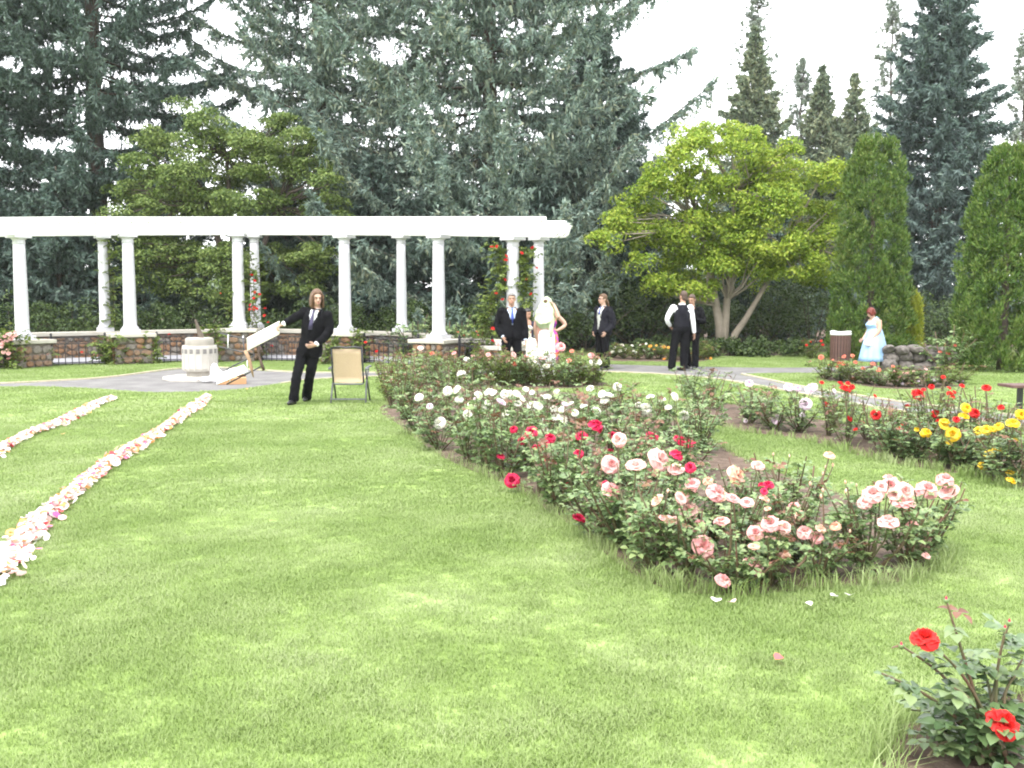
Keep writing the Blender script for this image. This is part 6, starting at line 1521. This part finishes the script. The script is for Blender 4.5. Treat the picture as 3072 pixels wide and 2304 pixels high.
mb = MB(); f3.trunk(mb, [(.1, .175, .125, -.01), (.45, .145, .112, -.01), (.75, .17, .118, -.01), (.92, .14, .085, -.01), (1.0, .085, .07, -.01)])
for e in ('L', 'R'): P, rr = f3.bend('sh' + e, 'el' + e, 'wr' + e, (.062, .052, .045)); mb.tube(P, rr, 12)
f3.cloth('cardigan', mb, M_navy, cut=lambda k, a, b: (b > 0 and abs(a) < .075 and k < 1.1) or k > .98, thick=.006)

# ---- 4 bride, seen from behind with a pale green shawl over head and shoulders
d = 19.9; q = at(546.5, 300, d)
f4 = Fig('person', 'woman in long white dress with pale green shawl drawn over her head', (q.x, d, 0), 165, 1.66)
f4.set(shL=(-.16, 0, 1.33) if False else (.165, 0, 1.33), shR=(-.165, 0, 1.33), elL=(.225, 0, 1.06), wrL=(.215, .05, .84), elR=(-.27, -.10, 1.27), wrR=(-.17, -.06, 1.50), head=(0, .02, 1.525)); f4.nod = 8
f4.body(M_skin2, handdir={'R': (.6, .1, .6)}, curl={'R': .6, 'L': .4}); f4.hair(M_hair_b, 'bun')
def skirt(fig, name, m_, rings, folds, amp, th0=0.0, seg=72):
    mb = MB(); R_ = []; 
    for z, a, b, sx, sy in rings: R_.append((Vector((sx, sy, z)), fig.S, fig.T, a, b))
    nR = len(rings)
    fig.loft(mb, R_, seg, lambda ri, t: amp * (ri / (nR - 1)) ** 1.3 * (math.sin(folds * t + th0) + .4 * math.sin((folds * 2 + 1) * t + 1)))
    return mb.build(name, m_, fig.o, True)
mb = MB(); f4.trunk(mb, [(-.1, .155, .12, 0), (.1, .14, .11, 0), (.35, .12, .095, 0), (.6, .145, .11, 0), (.8, .15, .1, 0)]); f4.cloth('bodice', mb, M_bride)
skirt(f4, 'skirt', M_bride, [(1.02, .125, .10, 0, 0), (.90, .165, .135, 0, 0), (.6, .175, .15, 0, 0), (.3, .19, .17, 0, 0), (.02, .215, .21, 0, 0)], 9, .035)
mb = MB(); hc = f4.j('head'); mb.ell(hc + Vector((0, 0, .02)), (.115, .125, .125), 16, 10)
f4.loft(mb, [(Vector((-.02, -.02, z)), f4.S, f4.T, a, b) for z, a, b in ((1.02, .10, .07), (1.10, .17, .12), (1.22, .20, .14), (1.34, .205, .14), (1.42, .16, .13), (1.52, .12, .12))], 24)
mb.tube([f4.w((-.12, -.13, 1.45)), f4.w((-.14, -.15, 1.2)), f4.w((-.13, -.15, .98)), f4.w((-.12, -.13, .86))], [.05, .055, .045, .03], 10, flat=.5)
mb.tube([f4.w((.2, -.08, 1.22)), f4.w((.05, -.16, 1.14)), f4.w((-.13, -.16, 1.18))], [.04, .05, .04], 10)
f4.cloth('shawl', mb, M_shawl, voxel=.016, sm=3)

# ---- 5 woman in a bright printed skirt behind her
d = 20.5; q = at(549.0, 300, d)
f5 = Fig('person', 'woman with hand on hip in bright pink and orange printed skirt behind the bride', (q.x, d, 0), 0, 1.60)
f5.set(elL=(.33, -.02, 1.10), wrL=(.17, .05, .98), shL=(.165, 0, 1.28), shR=(-.165, 0, 1.28)); f5.body(M_skin2, handdir={'L': (-.9, .2, -.1)}); f5.features(M_hair_b); f5.hair(M_hair_b, 'short')
mb = MB(); f5.trunk(mb, [(-.1, .17, .13, 0), (.1, .15, .12, 0), (.35, .13, .105, 0), (.6, .16, .12, 0), (.88, .15, .09, 0)]); f5.cloth('top', mb, M_batik)
skirt(f5, 'skirt', M_batik, [(1.0, .15, .12, 0, 0), (.85, .19, .16, 0, 0), (.5, .205, .18, 0, 0), (.1, .22, .2, 0, 0)], 8, .04)

# ---- 6 man with sunglasses and ponytail
d = 23.0; q = at(603.3, 300, d)
f6 = Fig('person', 'man in open black coat, grey waistcoat and sunglasses with long ponytail', (q.x, d, 0), -52, 1.75)
f6.set(elL=(.27, -.06, 1.08), wrL=(.20, .08, .88), elR=(-.27, -.06, 1.08), wrR=(-.20, .08, .88)); f6.face = -12
f6.body(M_skin2, fat=1.12); f6.features(M_hair_d, False); f6.hair(M_hair_b, 'pony'); f6.trousers(M_black, 1.12); f6.shirt(M_shirt, 1.12, cuffs=False); f6.tie(M_tie_b, .75)
mbv = MB(); f6.trunk(mbv, [(-.02, .185, .145, .0), (.2, .175, .14, .01), (.4, .17, .135, .005), (.65, .188, .135, 0), (.80, .17, .118, 0)]); f6.cloth('waistcoat', mbv, M_vest_g, cut=lambda k, a, b: b > 0 and k > .6 and abs(a) < .05 * (k - .6) / .2)
f6.jacket(M_char, vb=-.3, vw=.10, w=1.2, hem=-.24, cuff=-.02, slv=1.12)
MS = mat('sunglasses_lens', [(.02, .008, .008), (.03, .012, .012)], rough=.15, scale=5, spec=.8); M_ = Matrix((f6.hs, f6.hf, f6.hu)).transposed(); sg = empty('sunglasses', f6.loc); tag(sg, 'dark sunglasses on the man in the open black coat', 'sunglasses')
for e in (-1, 1): MB().ell(f6.hc + f6.hs * e * .033 + f6.hf * .100 + f6.hu * .006, (.026, .008, .018), 10, 8, M_).build('lens', MS, sg, True)
mb = MB(); mb.bar(f6.hc + f6.hs * -.07 + f6.hf * .098 + f6.hu * .016, f6.hc + f6.hs * .07 + f6.hf * .098 + f6.hu * .016, .006, .006)
for e in (-1, 1): mb.bar(f6.hc + f6.hs * e * .078 + f6.hf * .095 + f6.hu * .014, f6.hc + f6.hs * e * .086 - f6.hf * .0 + f6.hu * .008, .005, .006)
mb.build('frame', M_dark, sg)

# ---- 7 man in waistcoat, back to the camera
d = 22.55; q = at(682.0, 300, d)
f7 = Fig('person', 'man in black waistcoat and white shirt sleeves with his back turned', (q.x, d, 0), 188, 1.82)
f7.set(elL=(.335, .0, 1.18), wrL=(.215, .17, 1.02), elR=(-.25, -.03, 1.14), wrR=(-.30, .02, .86), anL=(.21, .03, .09), anR=(-.05, -.05, .09), knL=(.17, .03, .5), knR=(-.06, .0, .5), head=(-.04, .03, 1.68)); f7.face = 18; f7.footyaw = {'R': 30, 'L': 0}
f7.body(M_skin); f7.features(M_hair_d); f7.hair(M_hair_d, 'buzz'); f7.trousers(M_black, 1.16); f7.shirt(M_shirt, 1.1, sleeves=True)
mbv = MB(); f7.trunk(mbv, [(.05, .182, .135, 0), (.3, .17, .128, 0), (.6, .183, .134, 0), (.8, .165, .122, 0), (.93, .13, .1, 0), (1.0, .085, .08, 0)]); f7.cloth('waistcoat', mbv, M_char, cut=lambda k, a, b: k > .985 or (b > 0 and k > .5 and abs(a) < .08 * (k - .5) / .4), thick=.006)

# ---- 8 man in suit half hidden behind him
d = 23.2; q = at(692.0, 300, d)
f8 = Fig('person', 'man in black suit with raised hands half hidden behind the waistcoated man', (q.x, d, 0), -25, 1.74)
f8.set(elL=(.28, .02, 1.10), wrL=(.06, .20, 1.22), elR=(-.27, .0, 1.10), wrR=(-.04, .22, 1.18), anL=(.13, .12, .09), anR=(-.08, -.08, .09)); f8.nod = 16; f8.face = -8
f8.body(M_skin, handdir={'L': (-.8, .3, .3), 'R': (.8, .3, .2)}, curl={'L': .7, 'R': .7}); f8.features(M_hair_d); f8.hair(M_hair_d, 'short'); f8.trousers(M_black, 1.05); f8.shirt(M_shirt); f8.tie(M_tie_d); f8.jacket(M_black, vb=.36, w=1.08)

# ---- 9 woman in pale blue dress
d = 23.0; q = at(875.5, 300, d)
f9 = Fig('person', 'red-haired woman in pale blue full-skirted dress looking down at her hands', (q.x, d, 0), -82, 1.48)
f9.set(neck=(0, .02, 1.19), head=(0, .10, 1.305), shL=(.15, -.02, 1.14), shR=(-.15, .02, 1.14), elL=(.20, .0, .90), wrL=(.15, .13, .72), elR=(-.20, .04, .90), wrR=(-.10, .22, .70)); f9.nod = 24
f9.body(M_skin2, fat=1.2, handdir={'L': (-.1, .6, -.7), 'R': (.1, .8, -.4)}); f9.features(M_hair_r); f9.hair(M_hair_r, 'bob')
mb = MB(); f9.trunk(mb, [(.0, .17, .15, 0), (.25, .15, .135, 0), (.45, .155, .15, .01), (.62, .17, .18, .03), (.76, .16, .14, .02), (.84, .13, .08, .02)]); f9.cloth('bodice', mb, M_blue)
for e in (-1, 1): MB().tube([f9.w((e * .09, .115, .98 + .06)), f9.w((e * .09, .09, 1.14)), f9.w((e * .085, .0, 1.215)), f9.w((e * .08, -.06, 1.17))], .014, 6).build('strap', M_blue, f9.o, True)
skirt(f9, 'skirt', M_blue, [(.95, .165, .15, 0, 0), (.80, .215, .20, 0, 0), (.55, .26, .265, 0, 0), (.30, .30, .315, 0, 0), (.20, .315, .335, 0, 0)], 11, .05)
for e in ('L', 'R'):
    a = f9.j('an' + e); sh = MB(); sh.ell(a - Vector((0, 0, .03)), (.04, .045, .045), 10, 8); sh.ell(a + f9.T * .07 - Vector((0, 0, .045)), (.035, .035, .03), 10, 8); sh.ell(a + f9.T * .12 - Vector((0, 0, .05)), (.03, .03, .022), 10, 8); link('shoe', remesh(sh, 'shoe', .012, 2, .6), M_bride, f9.o, True)
hp = f9.loc + f9.j('wrL') + Vector((-.07, -.03, -.1)); hb = MB(); hb.ell((0, 0, 0), (.14, .05, .08), 16, 10); hb.tube([(-.09, 0, .06), (-.05, 0, .12), (.03, 0, .12), (.07, 0, .06)], .009, 6)
o = link('handbag', remesh(hb, 'handbag', .01, 2, .6), M_bride, None, True); o.location = hp; tag(o, 'small white handbag held by the woman in blue', 'handbag')

# ================================================================== thin bright air between the camera and the far trees
hz = MB().box((0, 420, 15.0), (820, 980, 32.0)).build('haze', None); hz['kind'] = 'stuff'
m, N, L = newmat('thin_haze'); out = N.new('ShaderNodeOutputMaterial'); pv = N.new('ShaderNodeVolumePrincipled')
pv.inputs['Color'].default_value = (.95, .97, 1, 1); pv.inputs['Density'].default_value = .00025; pv.inputs['Anisotropy'].default_value = 0
L.new(pv.outputs[0], out.inputs['Volume']); hz.data.materials.append(m)
S.cycles.volume_bounces = 1
